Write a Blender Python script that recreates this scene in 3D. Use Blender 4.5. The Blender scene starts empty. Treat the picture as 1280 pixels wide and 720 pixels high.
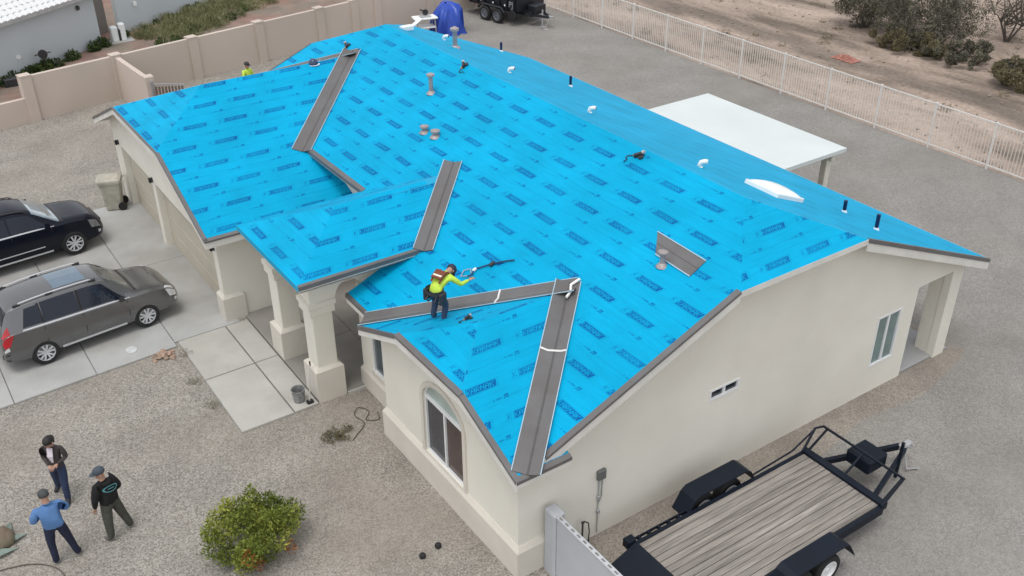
import bpy, bmesh, math, random
import numpy as np
from mathutils import Vector, Matrix
from mathutils.geometry import tessellate_polygon
random.seed(7); rng = np.random.default_rng(7)
PI = math.pi
SC = bpy.context.scene
COL = SC.collection

# ------------------------------------------------------------------ camera
def cam_axes(p, yaw, roll):
    f = Vector((math.cos(yaw)*math.cos(p), math.sin(yaw)*math.cos(p), -math.sin(p)))
    r = Vector((math.sin(yaw), -math.cos(yaw), 0)); d = f.cross(r)
    cr, sr = math.cos(roll), math.sin(roll)
    return cr*r+sr*d, -sr*r+cr*d, f
_r, _d, _f = cam_axes(*[math.radians(a) for a in (30.65, 55.75, .34)])
cd = bpy.data.cameras.new('camera'); cam = bpy.data.objects.new('camera', cd); COL.objects.link(cam)
cam.matrix_world = Matrix(((_r.x, -_d.x, -_f.x, 0), (_r.y, -_d.y, -_f.y, 0), (_r.z, -_d.z, -_f.z, 14.45), (0, 0, 0, 1)))
cd.sensor_width = 36; cd.lens = 36*1238/1280; cd.clip_end = 2000; SC.camera = cam

# ------------------------------------------------------------------ world, sun, exposure
SUN_EL, SUN_AZ = math.radians(73), math.radians(212)      # azimuth measured from +X towards +Y: direction the light comes from
w = bpy.data.worlds.new('World'); SC.world = w; w.use_nodes = True
wn = w.node_tree; bg = wn.nodes['Background']
sky = wn.nodes.new('ShaderNodeTexSky'); sky.sky_type = 'NISHITA'; sky.sun_disc = False
sky.sun_elevation = SUN_EL; sky.sun_rotation = PI/2 - SUN_AZ; sky.dust_density = 2; sky.air_density = 1.0; sky.ozone_density = 1
hs = wn.nodes.new('ShaderNodeHueSaturation'); hs.inputs['Saturation'].default_value = .18; hs.inputs['Value'].default_value = 1.0
wn.links.new(sky.outputs[0], hs.inputs['Color']); wn.links.new(hs.outputs[0], bg.inputs[0]); bg.inputs[1].default_value = .15
sl = bpy.data.lights.new('sun', 'SUN'); sl.energy = .70; sl.angle = math.radians(24); sl.color = (1, .965, .91)
so = bpy.data.objects.new('sun', sl); COL.objects.link(so)
_s = Vector((math.cos(SUN_EL)*math.cos(SUN_AZ), math.cos(SUN_EL)*math.sin(SUN_AZ), math.sin(SUN_EL)))
so.rotation_euler = _s.to_track_quat('Z', 'Y').to_euler()
SC.view_settings.view_transform = 'Standard'; SC.view_settings.look = 'None'
SC.view_settings.exposure = 0.60; SC.view_settings.gamma = 1

# ------------------------------------------------------------------ materials
MATS = {}
def srgb(h):
    if isinstance(h, str):
        c = [int(h[i:i+2], 16)/255 for i in (0, 2, 4)]
        return tuple(x/12.92 if x <= .04045 else ((x+.055)/1.055)**2.4 for x in c)
    return h
def mat(name, color, rough=.8, var=.12, scale=3.0, bump=0.0, bscale=40, metal=0.0, spec=.5, tint=None, fine=0.0, fscale=60, coat=0):
    """procedural surface: base colour modulated by two noises, optional tint patches, optional bump"""
    if name in MATS: return MATS[name]
    m = bpy.data.materials.new(name); m.use_nodes = True; MATS[name] = m
    t = m.node_tree; N = t.nodes; L = t.links; b = N['Principled BSDF']
    col = srgb(color)
    b.inputs['Roughness'].default_value = rough; b.inputs['Metallic'].default_value = metal
    b.inputs['Specular IOR Level'].default_value = spec
    if coat: b.inputs['Coat Weight'].default_value = coat; b.inputs['Coat Roughness'].default_value = .06
    tc = N.new('ShaderNodeTexCoord')
    n1 = N.new('ShaderNodeTexNoise'); n1.inputs['Scale'].default_value = scale; n1.inputs['Detail'].default_value = 5
    L.new(tc.outputs['Object'], n1.inputs['Vector'])
    mr = N.new('ShaderNodeMapRange'); mr.inputs[1].default_value = .3; mr.inputs[2].default_value = .7
    mr.inputs[3].default_value = 1-var; mr.inputs[4].default_value = 1+var; L.new(n1.outputs[0], mr.inputs[0])
    val = mr.outputs[0]
    if fine:
        n2 = N.new('ShaderNodeTexNoise'); n2.inputs['Scale'].default_value = fscale; n2.inputs['Detail'].default_value = 2
        L.new(tc.outputs['Object'], n2.inputs['Vector'])
        m2 = N.new('ShaderNodeMapRange'); m2.inputs[1].default_value = .3; m2.inputs[2].default_value = .7
        m2.inputs[3].default_value = 1-fine; m2.inputs[4].default_value = 1+fine; L.new(n2.outputs[0], m2.inputs[0])
        mu = N.new('ShaderNodeMath'); mu.operation = 'MULTIPLY'; L.new(val, mu.inputs[0]); L.new(m2.outputs[0], mu.inputs[1]); val = mu.outputs[0]
    sc = N.new('ShaderNodeVectorMath'); sc.operation = 'SCALE'; L.new(val, sc.inputs['Scale'])
    if tint:
        n3 = N.new('ShaderNodeTexNoise'); n3.inputs['Scale'].default_value = scale*.45; n3.inputs['Detail'].default_value = 4; n3.inputs['Roughness'].default_value = .6
        mp = N.new('ShaderNodeMapping'); mp.inputs['Location'].default_value = (7.3, 2.1, 4.4); L.new(tc.outputs['Object'], mp.inputs[0]); L.new(mp.outputs[0], n3.inputs['Vector'])
        r3 = N.new('ShaderNodeMapRange'); r3.inputs[1].default_value = .42; r3.inputs[2].default_value = .62; L.new(n3.outputs[0], r3.inputs[0])
        mx = N.new('ShaderNodeMix'); mx.data_type = 'RGBA'; mx.inputs[6].default_value = (*col, 1); mx.inputs[7].default_value = (*srgb(tint), 1)
        L.new(r3.outputs[0], mx.inputs[0]); L.new(mx.outputs[2], sc.inputs[0])
    else: sc.inputs[0].default_value = col
    L.new(sc.outputs[0], b.inputs['Base Color'])
    if bump:
        n4 = N.new('ShaderNodeTexNoise'); n4.inputs['Scale'].default_value = bscale; n4.inputs['Detail'].default_value = 3; L.new(tc.outputs['Object'], n4.inputs['Vector'])
        bp = N.new('ShaderNodeBump'); bp.inputs['Strength'].default_value = bump; bp.inputs['Distance'].default_value = .02
        L.new(n4.outputs[0], bp.inputs['Height']); L.new(bp.outputs[0], b.inputs['Normal'])
    return m

def gravel_mat(name, ca, cb, cc, patch, big=.16, pebble=36):
    """crushed stone: voronoi pebbles of three colours, broad tonal drift, bare-earth patches"""
    m = bpy.data.materials.new(name); m.use_nodes = True; MATS[name] = m
    t = m.node_tree; N = t.nodes; L = t.links; b = N['Principled BSDF']; b.inputs['Roughness'].default_value = .95; b.inputs['Specular IOR Level'].default_value = .2
    tc = N.new('ShaderNodeTexCoord')
    v = N.new('ShaderNodeTexVoronoi'); v.inputs['Scale'].default_value = pebble; L.new(tc.outputs['Object'], v.inputs['Vector'])
    sep = N.new('ShaderNodeSeparateColor'); L.new(v.outputs['Color'], sep.inputs[0])
    cr = N.new('ShaderNodeValToRGB'); cr.color_ramp.elements[0].color = (*srgb(ca), 1); cr.color_ramp.elements[1].color = (*srgb(cc), 1)
    e = cr.color_ramp.elements.new(.45); e.color = (*srgb(cb), 1); L.new(sep.outputs[0], cr.inputs[0])
    n = N.new('ShaderNodeTexNoise'); n.inputs['Scale'].default_value = .55; n.inputs['Detail'].default_value = 6; n.inputs['Roughness'].default_value = .62; L.new(tc.outputs['Object'], n.inputs['Vector'])
    mr = N.new('ShaderNodeMapRange'); mr.inputs[1].default_value = .3; mr.inputs[2].default_value = .7; mr.inputs[3].default_value = 1-big; mr.inputs[4].default_value = 1+big; L.new(n.outputs[0], mr.inputs[0])
    n2 = N.new('ShaderNodeTexNoise'); n2.inputs['Scale'].default_value = 7; n2.inputs['Detail'].default_value = 4; L.new(tc.outputs['Object'], n2.inputs['Vector'])
    m2 = N.new('ShaderNodeMapRange'); m2.inputs[1].default_value = .3; m2.inputs[2].default_value = .7; m2.inputs[3].default_value = .955; m2.inputs[4].default_value = 1.045; L.new(n2.outputs[0], m2.inputs[0])
    mu = N.new('ShaderNodeMath'); mu.operation = 'MULTIPLY'; L.new(mr.outputs[0], mu.inputs[0]); L.new(m2.outputs[0], mu.inputs[1])
    sc = N.new('ShaderNodeVectorMath'); sc.operation = 'SCALE'; L.new(mu.outputs[0], sc.inputs['Scale'])
    n3 = N.new('ShaderNodeTexNoise'); n3.inputs['Scale'].default_value = .23; n3.inputs['Detail'].default_value = 5; L.new(tc.outputs['Object'], n3.inputs['Vector'])
    r3 = N.new('ShaderNodeMapRange'); r3.inputs[1].default_value = .47; r3.inputs[2].default_value = .66; r3.inputs[4].default_value = .55; L.new(n3.outputs[0], r3.inputs[0])
    mx = N.new('ShaderNodeMix'); mx.data_type = 'RGBA'; L.new(r3.outputs[0], mx.inputs[0]); L.new(cr.outputs[0], mx.inputs[6]); mx.inputs[7].default_value = (*srgb(patch), 1)
    L.new(mx.outputs[2], sc.inputs[0]); L.new(sc.outputs[0], b.inputs['Base Color'])
    bp = N.new('ShaderNodeBump'); bp.inputs['Strength'].default_value = .6; bp.inputs['Distance'].default_value = .02
    L.new(v.outputs['Distance'], bp.inputs['Height']); bp.invert = True; L.new(bp.outputs[0], b.inputs['Normal'])
    return m

def dirt_mat(name):
    """desert dirt with damp wheel tracks running parallel to the fence"""
    m = bpy.data.materials.new(name); m.use_nodes = True; MATS[name] = m
    t = m.node_tree; N = t.nodes; L = t.links; b = N['Principled BSDF']; b.inputs['Roughness'].default_value = .95; b.inputs['Specular IOR Level'].default_value = .15
    tc = N.new('ShaderNodeTexCoord'); mp = N.new('ShaderNodeMapping'); mp.inputs['Scale'].default_value = (1, .28, 1); mp.inputs['Rotation'].default_value = (0, 0, -.1)
    L.new(tc.outputs['Object'], mp.inputs[0])
    n = N.new('ShaderNodeTexNoise'); n.inputs['Scale'].default_value = .42; n.inputs['Detail'].default_value = 7; n.inputs['Roughness'].default_value = .62; n.inputs['Distortion'].default_value = .4; L.new(mp.outputs[0], n.inputs['Vector'])
    cr = N.new('ShaderNodeValToRGB'); E = cr.color_ramp.elements
    E[0].position = .36; E[0].color = (*srgb('6b6157'), 1); E[1].position = .62; E[1].color = (*srgb('ae9d90'), 1)
    e = E.new(.47); e.color = (*srgb('928377'), 1); L.new(n.outputs[0], cr.inputs[0])
    n2 = N.new('ShaderNodeTexNoise'); n2.inputs['Scale'].default_value = 5; n2.inputs['Detail'].default_value = 6; L.new(tc.outputs['Object'], n2.inputs['Vector'])
    m2 = N.new('ShaderNodeMapRange'); m2.inputs[1].default_value = .3; m2.inputs[2].default_value = .7; m2.inputs[3].default_value = .82; m2.inputs[4].default_value = 1.15; L.new(n2.outputs[0], m2.inputs[0])
    sc = N.new('ShaderNodeVectorMath'); sc.operation = 'SCALE'; L.new(m2.outputs[0], sc.inputs['Scale'])
    # wheel track: a wavy band of damp darker soil round object x = 0 (the sheet's own origin)
    sx = N.new('ShaderNodeSeparateXYZ'); L.new(tc.outputs['Object'], sx.inputs[0])
    nw = N.new('ShaderNodeTexNoise'); nw.inputs['Scale'].default_value = .18; nw.inputs['Detail'].default_value = 5; L.new(tc.outputs['Object'], nw.inputs['Vector'])
    ad = N.new('ShaderNodeMath'); ad.operation = 'MULTIPLY_ADD'; L.new(nw.outputs[0], ad.inputs[0]); ad.inputs[1].default_value = 4.4; L.new(sx.outputs[0], ad.inputs[2])
    sb = N.new('ShaderNodeMath'); sb.operation = 'SUBTRACT'; L.new(ad.outputs[0], sb.inputs[0]); sb.inputs[1].default_value = 2.2
    ab = N.new('ShaderNodeMath'); ab.operation = 'ABSOLUTE'; L.new(sb.outputs[0], ab.inputs[0])
    r = N.new('ShaderNodeMapRange'); r.inputs[1].default_value = .45; r.inputs[2].default_value = 1.1; r.inputs[3].default_value = .6; r.inputs[4].default_value = 0; L.new(ab.outputs[0], r.inputs[0])
    mx = N.new('ShaderNodeMix'); mx.data_type = 'RGBA'; L.new(r.outputs[0], mx.inputs[0]); L.new(cr.outputs[0], mx.inputs[6]); mx.inputs[7].default_value = (*srgb('5f5952'), 1)
    L.new(mx.outputs[2], sc.inputs[0]); L.new(sc.outputs[0], b.inputs['Base Color'])
    bp = N.new('ShaderNodeBump'); bp.inputs['Strength'].default_value = .5; bp.inputs['Distance'].default_value = .06; L.new(n2.outputs[0], bp.inputs['Height']); L.new(bp.outputs[0], b.inputs['Normal'])
    return m

# printed ink of the roofing underlayment: a tile rasterised here, in code (u 1.165 m, v 1.53 m)
GL = {'K': ["10001", "10010", "10100", "11000", "10100", "10010", "10001"], 'A': ["01110", "10001", "10001", "11111", "10001", "10001", "10001"],
      'R': ["11110", "10001", "10001", "11110", "10100", "10010", "10001"], 'N': ["10001", "11001", "10101", "10101", "10011", "10001", "10001"]}
def ink_tile():
    W, Hh = 932, 1224; s = 800.0  # px per metre
    A = np.zeros((Hh, W), np.float32)
    def put(u, v, val):
        A[int(v) % Hh, int(u) % W] = val
    def para(u0, v0, w_, h_, val, slant=.45):
        for j in range(int(h_*s)):
            o = j*slant
            a = int(u0*s+o); b_ = int((u0+w_)*s+o); idx = np.arange(a, b_) % W
            A[int(v0*s+j) % Hh, idx] = val
    def glyph(ch, u0, v0, w_, h_, val, slant=.45):
        g = GL[ch]; hh = int(h_*s)
        for j in range(hh):
            row = g[6-min(6, int(j/hh*7))]; o = j*slant
            for i in range(int(w_*s)):
                if row[min(4, int(i/(w_*s)*5))] == '1': put(u0*s+o+i, v0*s+j, val)
    def logo(uc, vc):
        u0 = uc-.44; v0 = vc-.07
        para(u0-.01, v0-.03, .88, .185, .30); para(u0+.005, v0-.015, .85, .155, .0)      # thin outline frame
        glyph('K', u0+.04, v0+.01, .085, .11, .8)
        para(u0+.17, v0-.005, .66, .135, 1.0)
        for k, ch in enumerate("KARNAK"): glyph(ch, u0+.19+k*.102, v0+.012, .085, .10, .0)
        para(u0+.2, v0-.028, .3, .012, .5); para(u0+.55, v0-.028, .2, .012, .5)
    def arrow(uc, vc):
        para(uc-.02, vc-.045, .10, .09, .8); para(uc-.0, vc-.01, .025, .02, .1); para(uc+.04, vc-.01, .02, .02, .1); para(uc-.0, vc-.045, .06, .02, .2)
        para(uc-.17, vc-.02, .11, .032, .8); para(uc-.24, vc-.02, .03, .035, .75)
        for k in range(5): para(uc-.48+k*.05, vc-.015, .03, .015, .22)
        para(uc+.10, vc-.03, .16, .012, .15); para(uc-.40, vc-.10, .2, .01, .18); para(uc-.05, vc-.12, .16, .01, .18)
    logo(.10, .38); logo(.10-.58+1.165, .38+.765)                 # row A and row B of boxes
    arrow(.04, .78); arrow(.10+.58-.2, .78+.78)
    for v0 in (.02, .765): para(0, v0, 1.16, .009, .24, 0)
    return A
def underlayment(name='blue_underlayment', inkf=.95):
    A = ink_tile(); Hh, W = A.shape
    im = bpy.data.images.new('underlayment_ink', W, Hh, alpha=False); im.colorspace_settings.name = 'Non-Color'
    px = np.ones((Hh, W, 4), np.float32); px[..., 0] = A; px[..., 1] = A; px[..., 2] = A
    im.pixels.foreach_set(px.ravel()); im.update(); im.pack()
    m = bpy.data.materials.new(name); m.use_nodes = True; MATS[name] = m
    t = m.node_tree; N = t.nodes; L = t.links; b = N['Principled BSDF']
    b.inputs['Roughness'].default_value = .6; b.inputs['Specular IOR Level'].default_value = .1
    uv = N.new('ShaderNodeUVMap'); uv.uv_map = 'UVMap'
    mp = N.new('ShaderNodeMapping'); mp.inputs['Scale'].default_value = (1/1.165, 1/1.53, 1)
    nz = N.new('ShaderNodeTexNoise'); nz.inputs['Scale'].default_value = .9; nz.inputs['Detail'].default_value = 1; L.new(uv.outputs[0], nz.inputs['Vector'])
    sb = N.new('ShaderNodeVectorMath'); sb.operation = 'SUBTRACT'; L.new(nz.outputs['Color'], sb.inputs[0]); sb.inputs[1].default_value = (.5, .5, .5)
    ss = N.new('ShaderNodeVectorMath'); ss.operation = 'SCALE'; ss.inputs['Scale'].default_value = .05; L.new(sb.outputs[0], ss.inputs[0])
    ad = N.new('ShaderNodeVectorMath'); ad.operation = 'ADD'; L.new(uv.outputs[0], ad.inputs[0]); L.new(ss.outputs[0], ad.inputs[1])
    L.new(ad.outputs[0], mp.inputs[0])
    ti = N.new('ShaderNodeTexImage'); ti.image = im; ti.interpolation = 'Cubic'; L.new(mp.outputs[0], ti.inputs[0])
    tc = N.new('ShaderNodeTexCoord')
    n = N.new('ShaderNodeTexNoise'); n.inputs['Scale'].default_value = .8; n.inputs['Detail'].default_value = 5; L.new(tc.outputs['Object'], n.inputs['Vector'])
    mr = N.new('ShaderNodeMapRange'); mr.inputs[1].default_value = .3; mr.inputs[2].default_value = .7; mr.inputs[3].default_value = .90; mr.inputs[4].default_value = 1.10; L.new(n.outputs[0], mr.inputs[0])
    mx = N.new('ShaderNodeMix'); mx.data_type = 'RGBA'; mx.inputs[6].default_value = (*BLUE, 1); mx.inputs[7].default_value = (*INK, 1)
    fa = N.new('ShaderNodeMath'); fa.operation = 'MULTIPLY'; L.new(ti.outputs[0], fa.inputs[0])
    nf = N.new('ShaderNodeTexNoise'); nf.inputs['Scale'].default_value = .7; nf.inputs['Detail'].default_value = 3; L.new(uv.outputs[0], nf.inputs['Vector'])
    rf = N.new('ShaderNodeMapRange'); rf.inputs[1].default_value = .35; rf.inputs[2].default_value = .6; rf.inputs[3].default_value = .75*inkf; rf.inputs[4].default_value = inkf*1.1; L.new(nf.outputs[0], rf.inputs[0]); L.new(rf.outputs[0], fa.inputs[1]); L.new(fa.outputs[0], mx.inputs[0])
    sc = N.new('ShaderNodeVectorMath'); sc.operation = 'SCALE'; L.new(mx.outputs[2], sc.inputs[0]); L.new(mr.outputs[0], sc.inputs['Scale']); L.new(sc.outputs[0], b.inputs['Base Color'])
    # wrinkles stretched along the rolls, and the step at each roll's lap
    scb = sc
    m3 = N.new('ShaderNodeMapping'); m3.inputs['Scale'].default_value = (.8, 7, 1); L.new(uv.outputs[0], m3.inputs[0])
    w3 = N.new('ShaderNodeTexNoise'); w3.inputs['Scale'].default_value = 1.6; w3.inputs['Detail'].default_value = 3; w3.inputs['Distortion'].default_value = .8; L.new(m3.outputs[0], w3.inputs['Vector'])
    rw = N.new('ShaderNodeMapRange'); rw.inputs[1].default_value = .3; rw.inputs[2].default_value = .7; rw.inputs[3].default_value = .95; rw.inputs[4].default_value = 1.05; L.new(w3.outputs[0], rw.inputs[0])  # lighter and darker streaks of the wrinkles, painted into the base colour
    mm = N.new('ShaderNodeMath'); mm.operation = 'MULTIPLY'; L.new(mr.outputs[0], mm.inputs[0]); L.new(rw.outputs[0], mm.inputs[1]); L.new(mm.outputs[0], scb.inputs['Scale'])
    sx = N.new('ShaderNodeSeparateXYZ'); L.new(ad.outputs[0], sx.inputs[0])
    fr = N.new('ShaderNodeMath'); fr.operation = 'MULTIPLY'; fr.inputs[1].default_value = 1/.765; L.new(sx.outputs[1], fr.inputs[0])
    f2 = N.new('ShaderNodeMath'); f2.operation = 'FRACT'; L.new(fr.outputs[0], f2.inputs[0])
    ma = N.new('ShaderNodeMath'); ma.operation = 'MULTIPLY_ADD'; L.new(f2.outputs[0], ma.inputs[0]); ma.inputs[1].default_value = -.35; L.new(w3.outputs[0], ma.inputs[2])
    bp = N.new('ShaderNodeBump'); bp.inputs['Strength'].default_value = .6 if inkf > .5 else .2; bp.inputs['Distance'].default_value = .025; L.new(ma.outputs[0], bp.inputs['Height']); L.new(bp.outputs[0], b.inputs['Normal'])
    return m
BLUE = (.000, .335, .575); INK = (.0, .095, .30)
M_UL = underlayment(); M_ULB = underlayment('grazing_sheen_blue_underlayment', .3)  # back slope: weaker ink paints in the sheen of a grazing view
M_WALL = mat('cream_stucco', (.74, .712, .63), .92, .04, .7, .35, 40, tint=(.71, .675, .595))
M_WAIN = mat('tan_wainscot_stucco', (.62, .58, .51), .92, .05, 1.2, .3, 45)
mat('plain_blue_sheet', BLUE, .5, .05, 2)
M_FASCIA = mat('white_fascia_paint', (.66, .645, .60), .6, .08, 2.5)
M_DRIP = mat('grey_flashing_metal', (.155, .152, .153), .5, .08, 2, metal=.3, tint=(.145, .136, .132))
M_EDGE = mat('bright_hem_of_flashing', (.38, .52, .60), .35, .05, 4)
M_SEAL = mat('white_sealant', (.75, .74, .72), .6, .05, 5)
M_CONC = mat('driveway_concrete', (.375, .378, .366), .9, .12, .7, .12, 60, tint=(.31, .30, .28), fine=.05, fscale=40)
M_CONC2 = mat('walkway_concrete', (.45, .445, .41), .9, .09, .8, .12, 60, tint=(.385, .37, .335), fine=.05, fscale=40)
M_JOINT = mat('joint_dark', (.20, .19, .175), .95, .1, 4)
M_GLASS = mat('dark_window_glass', (.02, .025, .032), .08, .2, 1.5, spec=.8)
M_VINYL = mat('white_vinyl', (.75, .76, .76), .5, .03, 3)
M_BLACK = mat('black_rubber', (.012, .012, .013), .7, .2, 6)
M_DARK = mat('dark_plastic', (.03, .03, .032), .5, .2, 6)
M_GALV = mat('galvanised_steel', (.42, .42, .43), .45, .15, 8, metal=.4)
M_WHITEP = mat('white_painted_metal', (.78, .80, .79), .5, .04, 2)
M_STONE = mat('rust_stone', (.36, .20, .14), .9, .3, 4, .6, 12, tint=(.42, .34, .27))

# ------------------------------------------------------------------ mesh helpers
class MB:
    def __init__(s): s.v = []; s.f = []; s.m = []; s.k = 0; s.uv = None
    def add(s, vs, fs, k=None):
        o = len(s.v); s.v += [tuple(p) for p in vs]; s.f += [tuple(o+i for i in f) for f in fs]; s.m += [s.k if k is None else k]*len(fs); return s
    def box(s, x0, x1, y0, y1, z0, z1, k=None):
        v = [(x, y, z) for z in (z0, z1) for y in (y0, y1) for x in (x0, x1)]
        return s.add(v, [(0, 2, 3, 1), (4, 5, 7, 6), (0, 1, 5, 4), (1, 3, 7, 5), (3, 2, 6, 7), (2, 0, 4, 6)], k)
    def bevbox(s, x0, x1, y0, y1, z0, z1, b=.03, k=None):
        """box with chamfered vertical and top edges"""
        def ring(i, z): return [(x0+i, y0+b, z), (x0+b, y0+i, z), (x1-b, y0+i, z), (x1-i, y0+b, z), (x1-i, y1-b, z), (x1-b, y1-i, z), (x0+b, y1-i, z), (x0+i, y1-b, z)]
        R = [ring(0, z0), ring(0, z1-b), [(x0+b+(p[0] > (x0+x1)/2)*(x1-x0-2*b), y0+b+(p[1] > (y0+y1)/2)*(y1-y0-2*b), z1) for p in ring(0, z1)]]
        return s.rings(R, True, k)
    def rings(s, R, caps=True, k=None):
        n = len(R[0]); v = [p for r in R for p in r]; f = []
        for j in range(len(R)-1):
            for i in range(n): f.append((j*n+i, j*n+(i+1) % n, (j+1)*n+(i+1) % n, (j+1)*n+i))
        if caps: f.append(tuple(range(n))[::-1]); f.append(tuple((len(R)-1)*n+i for i in range(n)))
        return s.add(v, f, k)
    def tube(s, path, r, n=8, caps=True, k=None):
        P = [Vector(p) for p in path]; rr = r if hasattr(r, '__len__') else [r]*len(P); R = []
        up = None
        for i, p in enumerate(P):
            d = (P[min(i+1, len(P)-1)]-P[max(i-1, 0)]).normalized()
            if up is None: up = Vector((0, 0, 1)) if abs(d.z) < .9 else Vector((1, 0, 0))
            a = d.cross(up).normalized(); b = a.cross(d).normalized(); up = b
            R.append([tuple(p+a*rr[i]*math.cos(2*PI*j/n)+b*rr[i]*math.sin(2*PI*j/n)) for j in range(n)])
        return s.rings(R, caps, k)
    def bar(s, a, b, w_, h_, k=None, up=(0, 0, 1)):
        a = Vector(a); b = Vector(b); d = (b-a).normalized(); u = Vector(up)
        if abs(d.dot(u)) > .98: u = Vector((1, 0, 0))
        sd = d.cross(u).normalized()*w_/2; u = sd.cross(d).normalized()*h_/2
        return s.rings([[tuple(p+sd+u), tuple(p-sd+u), tuple(p-sd-u), tuple(p+sd-u)] for p in (a, b)], True, k)
    def ell(s, c, r, nu=10, nv=7, k=None, M=None):
        v = []; f = []
        for j in range(nv+1):
            t = PI*j/nv
            for i in range(nu):
                a = 2*PI*i/nu; q = Vector((r[0]*math.sin(t)*math.cos(a), r[1]*math.sin(t)*math.sin(a), r[2]*math.cos(t)))
                if M: q = M @ q
                v.append(tuple(Vector(c)+q))
        for j in range(nv):
            for i in range(nu): f.append((j*nu+i, (j+1)*nu+i, (j+1)*nu+(i+1) % nu, j*nu+(i+1) % nu))
        return s.add(v, f, k)
    def lathe(s, prof, c=(0, 0, 0), n=16, k=None, axis='z'):
        R = []
        for r_, z in prof:
            ring = []
            for i in range(n):
                a = 2*PI*i/n; p = (r_*math.cos(a), r_*math.sin(a), z)
                if axis == 'y': p = (p[0], p[2], -p[1])
                if axis == 'x': p = (p[2], p[0], p[1])
                ring.append((c[0]+p[0], c[1]+p[1], c[2]+p[2]))
            R.append(ring)
        return s.rings(R, True, k)
    def torus(s, prof, c, n):
        R = [[(c[0]+r_*math.cos(2*PI*i/n), c[1]+y_, c[2]+r_*math.sin(2*PI*i/n)) for i in range(n)] for r_, y_ in prof+prof[:1]]
        return s.rings(R, False)
    def xf(s, M, i0=0):
        s.v[i0:] = [tuple(M @ Vector(p)) for p in s.v[i0:]]; return s
    def build(s, name, mats, parent=None, smooth=False, world=True, uvs=None, kind=None, label=None):
        me = bpy.data.meshes.new(name); v = np.array(s.v, dtype=np.float64).reshape(-1, 3)
        if parent is not None and world: v = v-np.array(parent_loc(parent))
        me.from_pydata(v.tolist(), [], s.f)
        mats = mats if isinstance(mats, (list, tuple)) else [mats]
        for m in mats: me.materials.append(m)
        me.polygons.foreach_set('material_index', s.m)
        if smooth: me.polygons.foreach_set('use_smooth', [True]*len(s.f))
        if uvs is not None:
            ul = me.uv_layers.new(name='UVMap'); d = [0.0]*(2*len(me.loops))
            for l in me.loops:
                d[2*l.index], d[2*l.index+1] = uvs(s.v[l.vertex_index])
            ul.data.foreach_set('uv', d)
        me.update()
        o = bpy.data.objects.new(name, me); COL.objects.link(o)
        if parent is not None: o.parent = parent
        if kind: o['kind'] = kind
        if label: o['label'] = label
        return o
def parent_loc(p):
    v = Vector(p.location)
    while p.parent: p = p.parent; v = v+Vector(p.location)
    return v
def thing(name, label, cat, loc=(0, 0, 0), rz=0, group=None):
    o = bpy.data.objects.new(name, None); COL.objects.link(o); o.empty_display_size = .2
    o.location = loc; o.rotation_euler = (0, 0, rz); o['label'] = label; o['category'] = cat
    if group: o['group'] = group
    return o
def tag(o, label, cat, group=None):
    o['label'] = label; o['category'] = cat
    if group: o['group'] = group
    return o
def struct(o): o['kind'] = 'structure'; return o
def dup(root, loc, rz=None, label=None, group=None):
    r = root.copy(); COL.objects.link(r); r.location = loc
    if rz is not None: r.rotation_euler = (0, 0, rz)
    if label: r['label'] = label
    if group: r['group'] = group
    for ch in list(root.children):
        c = ch.copy(); COL.objects.link(c); c.parent = r
        for g in ch.children:
            d = g.copy(); COL.objects.link(d); d.parent = c
    return r
def inst(me, name, loc, parent, rz=0, scale=(1, 1, 1)):
    o = bpy.data.objects.new(name, me); COL.objects.link(o); o.parent = parent; o.location = loc; o.rotation_euler = (0, 0, rz); o.scale = scale; return o
def prism(mb, outer, holes, f0, f1, k=None, krim=None):
    """flat outline (2D) with holes between two mappings f0(u,v) and f1(u,v)"""
    loops = [outer]+list(holes); flat = [p for l in loops for p in l]
    tri = tessellate_polygon([[Vector((p[0], p[1], 0)) for p in l] for l in loops])
    n = len(flat); vs = [f0(*p) for p in flat]+[f1(*p) for p in flat]
    fs = [tuple(t) for t in tri]+[tuple(n+i for i in t[::-1]) for t in tri]
    mb.add(vs, fs, k); rim = []; o = 0
    for l in loops:
        for i in range(len(l)): a = o+i; b = o+(i+1) % len(l); rim.append((a, b, n+b, n+a))
        o += len(l)
    mb.add(vs, rim, k if krim is None else krim)
    return mb
def fixn(o):
    bm = bmesh.new(); bm.from_mesh(o.data); bmesh.ops.remove_doubles(bm, verts=bm.verts, dist=1e-5); bmesh.ops.recalc_face_normals(bm, faces=bm.faces); bm.to_mesh(o.data); bm.free(); return o

# ------------------------------------------------------------------ ground, paving
def sheet(name, pts, z, m, origin=(0, 0)):
    mb = MB(); mb.add([(x-origin[0], y-origin[1], 0) for x, y in pts], [tuple(range(len(pts)))]); o = mb.build(name, m); o.location = (origin[0], origin[1], z); return struct(o)
sheet('ground', [(-400, -400), (600, -400), (600, 600), (-400, 600)], -.006, dirt_mat('desert_dirt'), (38.2, 20))
GR = gravel_mat('yard_gravel', (.172, .157, .136), (.272, .252, .221), (.385, .362, .322), (.25, .218, .185))
GR2 = gravel_mat('side_yard_gravel', (.195, .186, .172), (.242, .232, .216), (.30, .288, .268), (.232, .213, .19), .12, 36)
sheet('gravel_yard', [(-60, -40), (11.6, -40), (11.6, 11.0), (19, 11.0), (21.5, 11.0), (21.5, 40), (16, 47), (-60, 33)], 0, GR)
sheet('gravel_side_yard', [(11.6, -40), (32.35, -40), (32.35, 47.5), (16, 47), (21.5, 40), (21.5, 11.0), (11.6, 11.0)], 0, GR2)
sheet('bare_soil_strip', [(8.5, 11.2), (8.5, 10.0), (9.6, 10.35), (11.2, 9.9), (13, 10.3), (15, 10.15), (17, 10.5), (19, 10.3), (20.5, 10.6), (21.6, 10.9), (21.2, 11.25)], .004, gravel_mat('tan_soil', (.19, .165, .14), (.26, .232, .20), (.325, .295, .26), (.24, .205, .17), .2, 38))
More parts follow.
